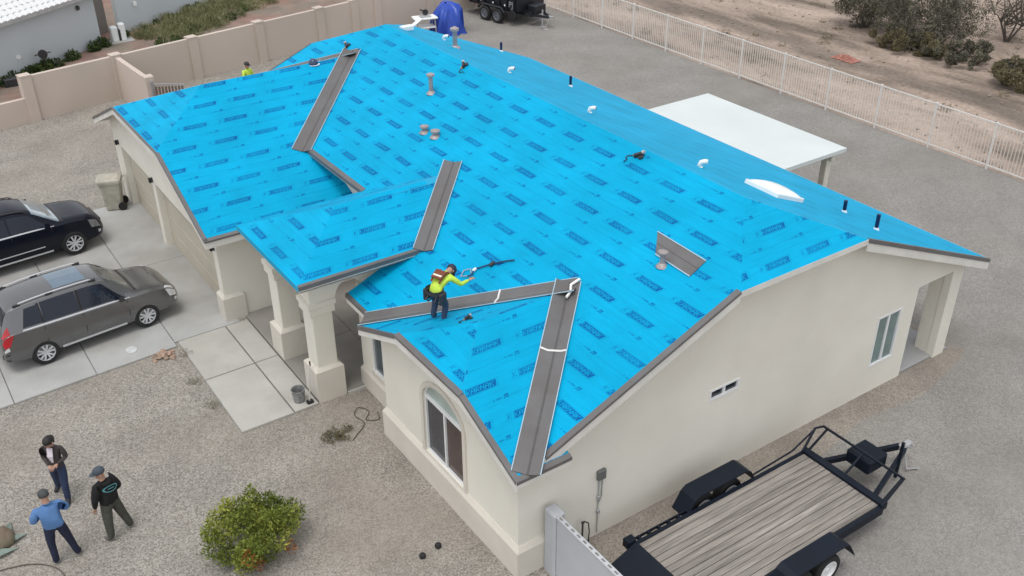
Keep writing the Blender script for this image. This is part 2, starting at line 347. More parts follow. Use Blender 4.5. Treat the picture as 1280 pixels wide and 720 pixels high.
sheet('neighbour_yard', [(-60, 32.2), (26, 47.6), (30, 110), (-60, 110)], -.002, mat('red_brown_yard_soil', (.25, .155, .125), .95, .22, 1.0, .5, 10, tint=(.20, .165, .13), fine=.2, fscale=18))

def paving(name, quads, z, m, slabname='slab'):
    base = MB()
    xs = [p[0] for q in quads for p in q]; ys = [p[1] for q in quads for p in q]
    hull = [(min(xs), min(ys)), (max(xs), min(ys)), (max(xs), max(ys)), (min(xs), max(ys))]
    for q in quads: base.add([(x, y, .004) for x, y in q], [(0, 1, 2, 3)])
    root = struct(base.build(name, M_JOINT))
    for q in quads:
        c = Vector((sum(p[0] for p in q)/4, sum(p[1] for p in q)/4)); g = .007
        pts = []
        for p in q:
            d = c-Vector(p); pts.append((p[0]+math.copysign(g, d.x), p[1]+math.copysign(g, d.y)))
        zz = z+random.uniform(-.004, .004)
        ins = [(p[0]+math.copysign(.012, c.x-p[0]), p[1]+math.copysign(.012, c.y-p[1])) for p in pts]
        mb = MB(); mb.rings([[(x, y, .0) for x, y in pts], [(x, y, zz-.012) for x, y in pts], [(x, y, zz) for x, y in ins]])
        mb.build(slabname, m, root)
    return root
def lerp(a, b, t): return a+(b-a)*t
dq = []
for x0, x1 in ((-6, -1.2), (-1.2, .85), (.85, 2.80), (2.80, 4.86)):
    e0 = 22.35+.052*(x0+1); e1 = 22.35+.052*(x1+1)
    dq += [[(x0, e0), (x1, e1), (x1, 27.4), (x0, 27.4)], [(x0, 27.4), (x1, 27.4), (x1, 32.2), (x0, 32.2)]]
for y0, y1 in ((22.86, 27.4), (27.4, 32.2)): dq.append([(4.86, y0), (6.66, y0), (6.66, y1), (4.86, y1)])
paving('driveway', dq, .05, M_CONC)
paving('walkway', [[(4.93, 20.75), (6.22, 20.75), (6.22, 22.83), (4.93, 22.83)], [(4.93, 18.28), (6.22, 18.28), (6.22, 20.73), (4.93, 20.73)],
                   [(6.24, 20.75), (6.85, 20.75), (6.85, 22.83), (6.24, 22.83)], [(6.24, 18.28), (6.85, 18.28), (6.85, 20.73), (6.24, 20.73)]], .06, M_CONC2)
paving('porch_floor', [[(6.87, 18.34), (8.9, 18.34), (8.9, 20.7), (6.87, 20.7)], [(6.87, 20.7), (8.9, 20.7), (8.9, 23.1), (6.87, 23.1)], [(8.9, 18.34), (12.2, 18.34), (12.2, 23.1), (8.9, 23.1)]], .075, mat('porch_concrete', (.30, .285, .26), .9, .12, .8, tint=(.24, .225, .205)))
paving('back_patio', [[(19.2, 11.2), (21.2, 11.2), (21.2, 17), (19.2, 17)], [(19.2, 17), (21.2, 17), (21.2, 23), (19.2, 23)]], .05, mat('patio_concrete', (.36, .36, .36), .9, .08, .8))
# gutter edge stone at the porch
o = MB().box(7.62, 8.3, 18.24, 18.33, 0, .05).build('kerb_strip', M_CONC2); struct(o)

# ------------------------------------------------------------------ the house
HL = Vector((7.7, 11.15, 0))
house = thing('house', 'single storey cream stucco house whose roof is wrapped in blue printed underlayment', 'house', HL)
TH = .13
def zmain(x): return 2.87+.41*(x-7.75)
def zback(x): return 5.61-.41*(x-14.43)
def zgr(y): return 2.82+.41*(y-22.5)
def zgl(y): return 2.82+.41*(33.1-y)
def zpr(y): return 3.65+.41*(y-17.7)
def zpl(y): return 3.65+.41*(21.3-y)
def z3r(y): return 2.88+.41*(y-10.76)
def z3l(y): return 2.88+.41*(16.70-y)
K41 = math.sqrt(1+.41**2)
def slope(pts, zf, d, off=(0, 0), label=None, par=None):
    """roof slope: outline in plan, height function, outward horizontal direction d; top carries the printed underlayment"""
    mb = MB(); n = len(pts)
    tri = tessellate_polygon([[Vector((x, y, 0)) for x, y in pts]])
    top = [(x, y, zf(x, y)) for x, y in pts]; bot = [(x, y, zf(x, y)-TH) for x, y in pts]
    def up(t):
        a, b, c_ = (Vector((*pts[i], 0)) for i in t)
        return t if (b-a).cross(c_-a).z > 0 else t[::-1]
    T = [tuple(up(tuple(t))) for t in tri]
    mb.add(top, T, 0); mb.add(bot, [t[::-1] for t in T], 1)
    mb.add(top+bot, [(i, (i+1) % n, n+(i+1) % n, n+i) for i in range(n)], 1)
    if d == '-x': uv = lambda p: (-p[1]+off[0], p[0]*K41+off[1])
    if d == '+x': uv = lambda p: (p[1]+off[0], -p[0]*K41+off[1])
    if d == '-y': uv = lambda p: (p[0]+off[0], p[1]*K41+off[1])
    if d == '+y': uv = lambda p: (-p[0]+off[0], -p[1]*K41+off[1])
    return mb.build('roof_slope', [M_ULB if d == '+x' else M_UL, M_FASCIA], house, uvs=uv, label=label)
# main: calibrate so a box row centre sits at s=3.58 (Y=17.79)  ->  tile row A centre u=.10 v=.38
OFFM = (17.79+.10, .38-3.58-7.75*K41)
slope([(7.80, 10.80), (12.58, 10.80), (14.43, 12.65), (14.43, 28.25), (12.58, 30.10), (10.63, 30.10), (12.92, 27.80), (9.80, 24.67),
       (9.80, 21.15), (11.46, 19.50), (10.05, 18.10), (7.75, 18.10), (7.75, 16.70), (10.75, 13.73)], lambda x, y: zmain(x), '-x', OFFM, 'large front slope of the main roof')
slope([(12.58, 10.80), (16.28, 10.80), (14.43, 12.65)], lambda x, y: 4.85+.41*(y-10.8), '-y', (.35, .1-10.8*K41), 'small clipped hip slope above the side wall')
slope([(12.58, 30.10), (14.43, 28.25), (16.28, 30.10)], lambda x, y: 4.85+.41*(30.1-y), '+y', (0, 0))
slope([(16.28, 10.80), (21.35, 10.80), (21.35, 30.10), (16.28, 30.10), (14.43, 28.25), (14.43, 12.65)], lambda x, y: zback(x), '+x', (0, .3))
# garage
slope([(6.0, 22.5), (10.25, 22.5), (10.25, 25.12), (12.92, 27.8), (8.12, 27.8), (6.0, 25.68)], lambda x, y: zgr(y), '-y', (-6.55, .10-22.5*K41))
slope([(6.0, 25.68), (8.12, 27.8), (6.0, 29.92)], lambda x, y: 4.12+.41*(x-6), '-x', (.3, -.15))
slope([(6.0, 29.92), (8.12, 27.8), (12.92, 27.8), (10.63, 30.1), (12.9, 30.1), (12.9, 33.1), (6.0, 33.1)], lambda x, y: zgl(y), '+y', (0, 0))
# porch
slope([(6.5, 17.7), (9.65, 17.7), (11.46, 19.5), (8.3, 19.5)], lambda x, y: zpr(y), '-y', (-6.85, .16-17.7*K41))
slope([(6.5, 17.7), (8.3, 19.5), (6.5, 21.3)], lambda x, y: 3.65+.41*(x-6.5), '-x', (.8, .12-6.5*K41))
slope([(6.5, 21.3), (8.3, 19.5), (11.46, 19.5), (9.8, 21.15), (9.9, 21.3)], lambda x, y: zpl(y), '+y', (0, 0))
# front gable
slope([(7.35, 10.95), (7.97, 10.95), (10.75, 13.73), (8.57, 13.73), (7.35, 12.51)], lambda x, y: z3r(y), '-y', (-7.62, .02-10.76*K41))
slope([(7.35, 10.70), (8.55, 10.70), (8.55, 10.95), (7.35, 10.95)], lambda x, y: z3r(y), '-y', (-7.62, .02-10.76*K41), 'short return of the front gable eave')
slope([(7.35, 12.51), (8.57, 13.73), (7.35, 14.95)], lambda x, y: 3.6+.41*(x-7.35), '-x', (.15, .06-7.35*K41))
slope([(7.35, 14.95), (8.57, 13.73), (10.75, 13.73), (7.75, 16.70), (7.35, 16.70)], lambda x, y: z3l(y), '+y', (.3, 0))

def P3(p): return Vector(p)
def edge_trim(a, b, out, w_top=.12, drop=.09, name='drip_edge', m=None, lift=.006):
    """L shaped metal along an eave or rake a->b; out = outward horizontal unit vector"""
    a, b, o = P3(a), P3(b), P3(out); m = m or M_DRIP
    d = (b-a).normalized(); inn = -o
    # lie on the slope: find inward vector in the slope plane supplied through w (vertical component) by caller via out.z
    mb = MB(); t = .006
    A = [a+o*.012, b+o*.012]; nrm = d.cross(o).normalized()
    if nrm.z < 0: nrm = -nrm
    for p in range(2): A[p] = A[p]+nrm*lift
    q = [A[0], A[1], A[1]-o*w_top, A[0]-o*w_top]
    mb.rings([[tuple(x) for x in q], [tuple(x+nrm*t) for x in q]])
    dz = Vector((0, 0, -drop)); oh = Vector((o.x, o.y, 0)).normalized()
    A0, A1 = a+oh*.012+nrm*lift, b+oh*.012+nrm*lift
    q = [A0, A1, A1+dz, A0+dz]
    mb.rings([[tuple(x) for x in q], [tuple(x+oh*t) for x in q]])
    return fixn(mb.build(name, m, house))
def fascia(a, b, out, h=.17, t=.035, top=-.012):
    a, b = P3(a), P3(b); o = Vector((out[0], out[1], 0)).normalized(); mb = MB(); q0 = Vector((0, 0, top)); q1 = Vector((0, 0, top-h))
    mb.rings([[tuple(p) for p in (a+o*.004+q0, b+o*.004+q0, b+o*.004+q1, a+o*.004+q1)], [tuple(p) for p in (a-o*t+q0, b-o*t+q0, b-o*t+q1, a-o*t+q1)]])
    return fixn(mb.build('fascia_board', M_FASCIA, house))
def trim(a, b, out, metal=True, w_top=.12, drop=.07, h=.18):
    """fascia under a metal edge; a, b on the deck's top edge"""
    if metal: edge_trim(a, b, out, w_top, drop)
    a2 = P3(a)+Vector((0, 0, -.0)); fascia(a2, P3(b), out, h if not metal else h+.02, top=-.0 if not metal else -.02)
S = .41/K41; C1 = 1/K41
# side wall: rising rake, level clip, falling rake
trim((8.05, 10.8, zmain(8.05)), (12.58, 10.8, 4.85), (0, -1, 0), w_top=.13, drop=.05, h=.2)
trim((12.58, 10.8, 4.85), (16.28, 10.8, 4.85), (0, -C1, -S), metal=False, h=.13)
trim((16.28, 10.8, 4.85), (21.35, 10.8, zback(21.35)), (0, -1, 0), w_top=.07, drop=.09, h=.24)
trim((21.35, 10.8, zback(21.35)), (21.35, 30.1, zback(21.35)), (C1, 0, -S), metal=False)
trim((12.58, 30.1, 4.85), (10.63, 30.1, zmain(10.63)), (0, 1, 0), w_top=.07)
trim((12.58, 30.1, 4.85), (16.28, 30.1, 4.85), (0, C1, -S), metal=False)
trim((16.28, 30.1, 4.85), (21.35, 30.1, zback(21.35)), (0, 1, 0), metal=False)
# garage
trim((6.0, 25.68, zgr(25.68)), (6.0, 22.5, 2.82), (-1, 0, 0), w_top=.1, drop=.05)
trim((6.0, 22.5, 2.82), (10.2, 22.5, 2.82), (0, -C1, -S), w_top=.1, drop=.05)
trim((6.0, 29.92, 4.12), (6.0, 25.68, 4.12), (-C1, 0, -S), w_top=.05, drop=.03)
trim((6.0, 29.92, 4.12), (6.0, 33.1, 2.82), (-1, 0, 0), w_top=.08, drop=.08)
trim((6.0, 33.1, 2.82), (12.9, 33.1, 2.82), (0, C1, -S), metal=False)
# eave between garage and porch, between porch and gable
trim((9.8, 24.67, 3.71), (9.8, 21.15, 3.71), (-C1, 0, -S), w_top=.12, drop=.10, h=.05)
trim((7.75, 18.1, 2.87), (7.75, 16.7, 2.87), (-C1, 0, -S), w_top=.06, drop=.09)
# porch
trim((6.5, 17.7, 3.65), (9.65, 17.7, 3.65), (0, -C1, -S), w_top=.07, drop=.10, h=.09)
_f = M_FASCIA; M_FASCIA = MATS['plain_blue_sheet']; trim((6.5, 17.7, 3.65), (6.5, 21.3, 3.65), (-C1, 0, -S), metal=False, h=.13); M_FASCIA = _f
# front gable
trim((7.35, 12.51, 3.6), (7.35, 10.70, z3r(10.70)), (-1, 0, 0), w_top=.11, drop=.05)
trim((7.35, 14.95, 3.6), (7.35, 12.51, 3.6), (-C1, 0, -S), w_top=.11, drop=.05)
trim((7.35, 16.7, 2.88), (7.35, 14.95, 3.6), (-1, 0, 0), w_top=.05, drop=.09)
trim((7.35, 10.70, z3r(10.70)), (8.55, 10.70, z3r(10.70)), (0, -C1, -S), w_top=.10, drop=.07, h=.12)

def valley(a, b, nA, nB, wA=.27, wB=.27, seams=()):
    """bent sheet in the valley a->b; nA, nB = in-slope unit directions away from the valley line"""
    a, b, u, v = map(P3, (a, b, nA, nB)); Lv = Vector((0, 0, .012)); mb = MB()
    steps = [0]+list(seams)+[1]
    root = None
    for i in range(len(steps)-1):
        p, q = a.lerp(b, steps[i]), a.lerp(b, steps[i+1]); lift = Lv*(1+.5*(len(steps)-i))
        rs = []
        for z in (p, q): rs.append([tuple(z+u*wA+lift), tuple(z+u*.02+lift+Vector((0, 0, .004))), tuple(z+lift+Vector((0, 0, .03))), tuple(z+v*.02+lift+Vector((0, 0, .004))), tuple(z+v*wB+lift), tuple(z+v*wB+lift*.4), tuple(z+lift*.4), tuple(z+u*wA+lift*.4)])
        mb.rings(rs)
    root = fixn(mb.build('valley_flashing', M_DRIP, house))
    for (uu, ww) in ((u, wA), (v, wB)):
        h_ = MB(); lift = Lv*2.3
        h_.bar(a+uu*(ww+.004)+lift, b+uu*(ww+.004)+lift, .016, .012)
        e = h_.build('flashing_hem', M_EDGE, root)
    for s_ in seams:
        p = a.lerp(b, s_); h_ = MB(); lf = Lv*3
        pts = [p+u*wA+lf, p+u*wA*.45+lf-(b-a).normalized()*.02, p+Vector((0, 0, .055)), p+v*wB*.5+lf, p+v*wB+lf+(b-a).normalized()*.015]
        h_.tube(pts, .022, 6); h_.build('sealant_line', M_SEAL, root)
    return root
VX = Vector((1, 1, .41)).normalized()
def perp(slope_n, d): return None
def valdirs(a, b, pA, pB):
    """unit vectors in each slope plane, perpendicular to the valley; pA/pB: plan direction hints, with gradient of each plane"""
    d = (P3(b)-P3(a)).normalized(); out = []
    for (gx, gy, hx, hy) in (pA, pB):
        n = Vector((-gx, -gy, 1)).normalized(); t = n.cross(d).normalized()
        if t.x*hx+t.y*hy < 0: t = -t
        out.append(t)
    return out
# right valley of the front gable, with sealant across its joint
a, b = (7.60, 10.72, 2.86), (10.86, 13.84, 4.145)
dA, dB = valdirs(a, b, (0, .41, -1, 1), (.41, 0, 1, -1)); valley(a, b, dA, dB, .29, .24, (.60,))
a, b = (7.55, 16.90, 2.80), (10.86, 13.62, 4.145)
dA, dB = valdirs(a, b, (0, -.41, -1, -1), (.41, 0, 1, 1)); valley(a, b, dA, dB, .27, .27, (.65,))
MB().tube([(10.50, 13.48, 4.12), (10.66, 13.55, 4.17), (10.78, 13.70, 4.21), (11.02, 13.72, 4.26)], .03, 6).build('sealant_line', M_SEAL, house)
a, b = (9.55, 17.6, 3.62), (11.72, 19.77, 4.50)
dA, dB = valdirs(a, b, (0, .41, -1, 1), (.41, 0, 1, -1)); valley(a, b, dA, dB, .25, .22)
a, b = (9.66, 24.53, 3.655), (13.05, 27.92, 5.045)
dA, dB = valdirs(a, b, (0, .41, -1, 1), (.41, 0, 1, -1)); valley(a, b, dA, dB, .30, .27)
a, b = (10.63, 30.1, 4.05), (13.05, 27.68, 5.045)
dA, dB = valdirs(a, b, (0, -.41, -1, -1), (.41, 0, 1, 1)); valley(a, b, dA, dB, .22, .25)
# cap of doubled underlayment on the porch ridge
mb = MB(); c_ = [(8.25, 19.5, 4.375), (11.40, 19.5, 4.395)]
for sgn in (-1, 1): mb.add([(8.1, 19.5, 4.33), (11.5, 19.5, 4.405), (11.5, 19.5+sgn*.16, 4.405-.065), (8.3, 19.5+sgn*.16, 4.33-.01)], [(0, 1, 2, 3)])
o = fixn(mb.build('ridge_cap_sheet', mat('plain_blue_sheet', BLUE, .5, .05, 2), house))

# walls ------------------------------------------------------------------
def wallx(x, outer, holes=(), t=.2, m=None, name='wall', label=None):
    """wall facing -X at x; outline in (Y,Z)"""
    mb = MB(); prism(mb, outer, holes, lambda u, v: (x, u, v), lambda u, v: (x+t, u, v)); return fixn(mb.build(name, m or M_WALL, house, label=label))
def wally(y, outer, holes=(), t=.2, m=None, name='wall', label=None):
    mb = MB(); prism(mb, outer, holes, lambda u, v: (u, y, v), lambda u, v: (u, y+t, v)); return fixn(mb.build(name, m or M_WALL, house, label=label))
R4 = lambda a0, a1, z0, z1: [(a0, z0), (a1, z0), (a1, z1), (a0, z1)]
B = TH+.02
# front gable wall with the arched window
AY0, AY1, AZ0, AZ1, AZ2 = 13.03, 14.56, .78, 2.22, 2.72
def arch(y0, y1, z0, z1, z2, n=12):
    return [(y0, z0), (y1, z0)]+[((y0+y1)/2+(y1-y0)/2*math.cos(PI*i/n), z1+(z2-z1)*math.sin(PI*i/n)) for i in range(n+1)]
wallx(7.70, [(11.15, 0), (16.35, 0), (16.35, z3l(16.35)-B), (14.95, 3.6-B+.1), (12.51, 3.6-B+.1), (11.15, z3r(11.15)-B)], [arch(AY0, AY1, AZ0, AZ1, AZ2)], label='front gable wall with an arched window')
wally(16.15, R4(7.9, 8.36, 0, z3l(16.3)-B))
# wainscot: thick band at the foot of the front gable, turning the corner
def wain(pts, h0=.66, name='wainscot'):
    """pts plan loop; sloped top"""
    mb = MB(); cx = sum(p[0] for p in pts)/len(pts); cy = sum(p[1] for p in pts)/len(pts)
    ins = [(p[0]+(.0 if abs(p[0]-cx) < .01 else math.copysign(.06, cx-p[0])*1), p[1]+math.copysign(.06, cy-p[1])) for p in pts]
    mb.rings([[(x, y, 0) for x, y in pts], [(x, y, h0) for x, y in pts], [(x, y, h0+.11) for x, y in ins]]); return mb.build(name, M_WAIN, house)
wain([(7.62, 11.07), (7.78, 11.07), (7.78, 16.43), (7.62, 16.43)])
wain([(7.63, 11.06), (8.35, 11.06), (8.35, 11.25), (7.63, 11.25)], .655)
# set-back wall left of the gable with a tall window
wallx(8.15, R4(16.3, 18.4, 0, zmain(8.15)-B), [R4(17.25, 17.80, .75, 1.95)])
wally(18.2, [(8.3, 0), (12.3, 0), (12.3, 4.55), (8.3, zmain(8.3)-B+.02)], t=.2)
wain([(8.09, 16.4), (8.22, 16.4), (8.22, 18.46), (8.09, 18.46)], .5)
# side wall with clipped gable, two windows and the patio opening
wally(11.15, [(7.9, 0), (19.17, 0), (19.17, 2.54), (20.52, 2.54), (20.52, 0), (20.95, 0), (20.95, zback(20.95)-B), (16.28, 4.72), (12.58, 4.72), (7.9, zmain(7.9)-B)],
      [R4(12.44, 13.28, 2.12, 2.36), R4(17.80, 18.66, .80, 2.18)], label='long side wall with a clipped gable and patio opening')
# patio inner walls
wallx(19.0, [(11.35, 0), (29.8, 0), (29.8, 3.5), (11.35, 3.5)], t=.17)
MB().bevbox(20.54, 20.93, 11.35, 11.72, 0, 2.6, .02).build('porch_post', M_WALL, house)
wally(11.36, R4(19.2, 20.95, 2.54, 2.85), t=.35)
MB().box(20.6, 20.95, 11.72, 29.5, 2.45, 2.75).build('patio_beam', M_WALL, house)
for y in (17.2, 23.2, 29.4): MB().bevbox(20.55, 20.93, y, y+.38, .0, 2.45, .02).build('porch_post', M_WALL, house)
# soffit under the patio
MB().add([(19.17, 11.35, 2.8), (20.95, 11.35, 2.8), (20.95, 29.5, 2.8), (19.17, 29.5, 2.8)], [(0, 1, 2, 3)]).build('soffit', M_FASCIA, house)
# left gable and back of garage (seen only from elsewhere)
wally(29.6, [(10.4, 0), (19.0, 0), (19.0, zback(19)-B), (16.28, 4.7), (12.58, 4.7), (10.4, zmain(10.4)-B)])
wallx(12.4, [(29.8, 0), (32.7, 0), (32.7, zgl(32.7)-B), (29.8, zgl(29.8)-B)])
wally(32.5, R4(6.6, 12.4, 0, zgl(32.7)-B))
# garage front with its two door openings
GX = 6.42
wallx(GX, [(23.1, 0), (23.45, 0), (23.45, 2.13), (28.32, 2.13), (28.32, 0), (28.65, 0), (28.65, 2.13), (31.9, 2.13), (31.9, 0), (32.7, 0), (32.7, zgl(32.7)-B), (29.92, 4.05), (25.68, 4.05), (23.1, zgr(23.1)-B)], t=.28, label='garage front wall')
wally(23.1, R4(6.7, 10.35, 0, zgr(23.1)-B), t=.2)
for y0, y1 in ((23.02, 23.55),):
    mb = MB(); h0 = .62 if y0 > 24 else .72; x1 = 6.95 if y0 < 24 else GX+.3
    mb.rings([[(GX-.08, y0, 0), (x1, y0, 0), (x1, y1, 0), (GX-.08, y1, 0)], [(GX-.08, y0, h0), (x1, y0, h0), (x1, y1, h0), (GX-.08, y1, h0)], [(GX-.01, y0+.07, h0+.08), (x1-.07, y0+.07, h0+.08), (x1-.07, y1-.07, h0+.08), (GX-.01, y1-.07, h0+.08)]])
    mb.build('pier_base', M_WAIN if y0 < 24 else M_WALL, house)
M_DOOR = mat('cream_garage_door', (.50, .455, .37), .6, .05, 1.5)
for y0, y1 in ((23.45, 28.32), (28.65, 31.9)):
    root = MB().box(GX+.24, GX+.30, y0, y1, .02, 2.13).build('garage_door', M_DOOR, house)
    nn = 4
    for r in range(nn):
        z0 = .05+r*.52
        MB().bevbox(GX+.20, GX+.24, y0+.02, y1-.02, z0, z0+.505, .012).build('door_panel', M_DOOR, root)
        mb = MB(); nc = int((y1-y0)/.6)
        for c in range(nc):
            ya = y0+.08+c*(y1-y0-.1)/nc; mb.box(GX+.192, GX+.20, ya, ya+(y1-y0)/nc-.12, z0+.1, z0+.4)
for y in (23.28, 28.50, 32.1):   # coach lamps
    r = MB().box(GX-.05, GX, y-.04, y+.04, 2.12, 2.26).build('coach_lamp', M_DARK, house)
    MB().lathe([(.015, 0), (.045, .03), (.04, .12), (.06, .135), (.01, .18)], (GX-.08, y, 2.10), 8).build('lamp_body', M_BLACK, r)
    MB().lathe([(.035, 0), (.035, .07)], (GX-.08, y, 2.14), 8).build('lamp_glass', mat('frosted_lamp_glass', (.5, .48, .42), .3), r)
# inner front walls round the entry, below the higher eaves
wallx(10.25, [(21.0, 0), (23.1, 0), (23.1, zmain(10.25)-B), (21.0, zmain(10.25)-B)])
wallx(10.28, [(22.9, zgr(22.9)-.2), (24.9, zgr(24.9)-.1), (24.9, zmain(10.28)-B), (22.9, zmain(10.28)-B)])
wallx(12.1, R4(18.4, 21.2, 0, 4.3), [R4(19.2, 20.15, .08, 2.15)])
wally(21.0, [(10.4, 0), (12.3, 0), (12.3, 4.4), (10.4, 3.75)])
r = MB().box(12.16, 12.21, 19.2, 20.15, .08, 2.15).build('front_door', mat('brown_door_paint', (.10, .055, .035), .5), house)
for z0, z1 in ((.25, 1.0), (1.15, 1.95)):
    MB().bevbox(12.14, 12.16, 19.32, 20.03, z0, z1, .02).build('door_panel', mat('brown_door_paint', (.10, .055, .035)), r)
MB().ell((12.10, 19.3, 1.1), (.04, .03, .03)).build('door_knob', M_GALV, r)
# porch: beams with arches and two columns
def archcut(x0, x1, zs, zt, n=12, z0=None):
    return [((x0+x1)/2-(x1-x0)/2*math.cos(PI*i/n), zs+(zt-zs)*math.sin(PI*i/n)) for i in range(n+1)]
outer = [(6.98, 2.68)]+[(7.60, 2.68)]+archcut(7.60, 8.32, 2.62, 3.06)+[(8.32, 2.4), (8.45, 2.4), (10.2, 3.1), (10.2, 3.5), (6.98, 3.5)]
mb = MB(); prism(mb, outer, [], lambda u, v: (u, 18.40, v), lambda u, v: (u, 18.72, v)); fixn(mb.build('porch_arch_wall', M_WALL, house))
outer = [(18.72, 2.68), (18.95, 2.68)]+archcut(18.98, 20.45, 2.68, 3.2)+[(20.48, 2.68), (21.05, 2.68), (21.05, 3.5), (18.72, 3.5)]
mb = MB(); prism(mb, outer, [], lambda u, v: (6.99, u, v), lambda u, v: (7.5, u, v)); fixn(mb.build('porch_arch_wall', M_WALL, house))
mb = MB(); prism(mb, [(7.5, 2.68), (9.9, 2.68), (9.9, 3.5), (7.5, 3.5)], [], lambda u, v: (u, 20.75, v), lambda u, v: (u, 21.02, v)); fixn(mb.build('porch_beam', M_WALL, house))
MB().add([(6.55, 17.75, 3.46), (9.75, 17.75, 3.46), (9.75, 21.25, 3.46), (6.55, 21.25, 3.46)], [(0, 1, 2, 3)]).build('soffit', M_FASCIA, house)
for y in (18.30, 20.38):
    x = 6.88; root = MB().bevbox(x+.10, x+.62, y+.10, y+.62, .9, 2.55, .02).build('porch_column', M_WALL, house)
    mb = MB(); q = lambda i, z: [(x+i, y+i, z), (x+.72-i, y+i, z), (x+.72-i, y+.72-i, z), (x+i, y+.72-i, z)]
    mb.rings([q(.0, 0), q(.0, .86), q(.02, .88), q(.08, .93)]); mb.build('column_base', M_WAIN, root)
    mb = MB(); mb.rings([q(.10, 2.34), q(.05, 2.38), q(.05, 2.55), q(.02, 2.58), q(.02, 2.70)]); mb.build('column_capital', M_WALL, root)

# windows ---------------------------------------------------------------
def ringpoly(mb, outer, inner, f0, f1): prism(mb, outer, [inner], f0, f1)
fx = lambda x: (lambda u, v: (x, u, v))
fr = MB(); ins = arch(AY0+.04, AY1-.04, AZ0+.04, AZ1, AZ2-.035)
ringpoly(fr, arch(AY0+.001, AY1-.001, AZ0+.001, AZ1, AZ2-.001), ins, fx(7.725), fx(7.80))
w1 = fixn(fr.build('window', M_VINYL, house, label='arched front window'))
MB().box(7.718, 7.79, AY0+.04, AY1-.04, AZ1-.035, AZ1+.035).build('transom', M_VINYL, w1)
MB().box(7.722, 7.79, (AY0+AY1)/2-.025, (AY0+AY1)/2+.025, AZ0+.04, AZ1-.035).build('mullion', M_VINYL, w1)
MB().add([(7.765, AY0+.04, AZ0+.04), (7.765, 13.77, AZ0+.04), (7.765, 13.77, AZ1-.04), (7.765, AY0+.04, AZ1-.04)], [(0, 1, 2, 3)]).build('pane', mat('brown_reflecting_glass', (.055, .032, .032), .12, .4, 1.2, spec=.8), w1, label='reddish brown right pane')
MB().add([(7.765, 13.82, AZ0+.04), (7.765, AY1-.04, AZ0+.04), (7.765, AY1-.04, AZ1-.04), (7.765, 13.82, AZ1-.04)], [(0, 1, 2, 3)]).build('pane', mat('slate_window_glass', (.035, .038, .05), .12, .3, 1.2, spec=.8), w1, label='slate grey left pane')
pa = arch(AY0+.04, AY1-.04, AZ1+.035, AZ1+.035, AZ2-.035)[2:]
MB().add([(7.765, y, z) for y, z in pa], [tuple(range(len(pa)))]).build('pane', mat('curtained_glass', (.36, .43, .39), .15, .15, 3, spec=.7), w1, label='pale green arched top pane')
fr = MB(); ringpoly(fr, arch(AY0-.11, AY1+.11, AZ0-.11, AZ1, AZ2+.11), arch(AY0, AY1, AZ0, AZ1, AZ2), fx(7.665), fx(7.70))
fixn(fr.build('window_surround', M_WAIN, w1))
def recwin(axis, c, a0, a1, z0, z1, glass, nm='window', split=True, label=None, depth=.06):
    s = -1
    f = (lambda d: (lambda u, v: (c+d, u, v))) if axis == 'x' else (lambda d: (lambda u, v: (u, c+d, v)))
    mb = MB(); ringpoly(mb, R4(a0+.001, a1-.001, z0+.001, z1-.001), R4(a0+.045, a1-.045, z0+.045, z1-.045), f(-.012), f(depth))
    w_ = fixn(mb.build(nm, M_VINYL, house, label=label)); mid = (a0+a1)/2
    if split:
        m2 = MB(); prism(m2, R4(mid-.03, mid+.03, z0+.045, z1-.045), [], f(.0), f(depth)); fixn(m2.build('mullion', M_VINYL, w_))
        spans = ((a0+.045, mid-.03), (mid+.03, a1-.045))
    else: spans = ((a0+.045, a1-.045),)
    for p, q in spans:
        m3 = MB(); prism(m3, R4(p, q, z0+.045, z1-.045), [], f(.035), f(.042)); fixn(m3.build('pane', glass, w_))
    return w_
recwin('y', 11.15, 12.44, 13.28, 2.10, 2.38, M_GLASS, label='small high two pane window in the side wall')
recwin('y', 11.15, 17.80, 18.66, .80, 2.18, mat('green_grey_glass', (.16, .225, .215), .12, .15, 2, spec=.8), label='tall two pane window near the patio')
recwin('x', 8.15, 17.25, 17.80, .75, 1.95, mat('grey_glass', (.09, .11, .12), .1, .2, 2, spec=.8), split=False, label='narrow window beside the entry')
MB().box(8.11, 8.15, 17.17, 17.88, .66, .75).build('window_sill', M_WAIN, house)

# meter box with conduits, hose bib and stub pipe on the side wall
u = MB().bevbox(9.53, 9.73, 11.07, 11.15, 1.50, 1.72, .015).build('junction_box', mat('grey_green_box', (.12, .13, .12), .5), house, label='small grey service box with two conduits')
for x in (9.59, 9.67):
    MB().tube([(x, 11.125, 1.5), (x, 11.125, 1.02 if x > 9.6 else .1)], .012, 6).build('conduit', M_GALV, u)
MB().tube([(9.67, 11.125, 1.02), (9.60, 11.12, .9)], .012, 6).build('conduit', M_GALV, u)
for z in (.98, .62): MB().bevbox(9.56, 9.63, 11.09, 11.14, z, z+.09, .01).build('conduit_fitting', M_GALV, u)
u = MB().tube([(9.12, 11.0, 0), (9.12, 11.0, .68), (9.16, 11.0, .72)], .02, 6).build('riser_pipe', mat('brown_pipe', (.05, .045, .04)), house)
MB().tube([(9.16, 11.0, .72), (9.28, 11.02, .60), (9.32, 11.03, .35), (9.30, 11.03, .0)], .013, 6).build('hose_loop', M_BLACK, u)
MB().lathe([(.035, 0), (.035, .02)], (9.12, 11.0, .70), 8).build('tap_handle', M_DARK, u)

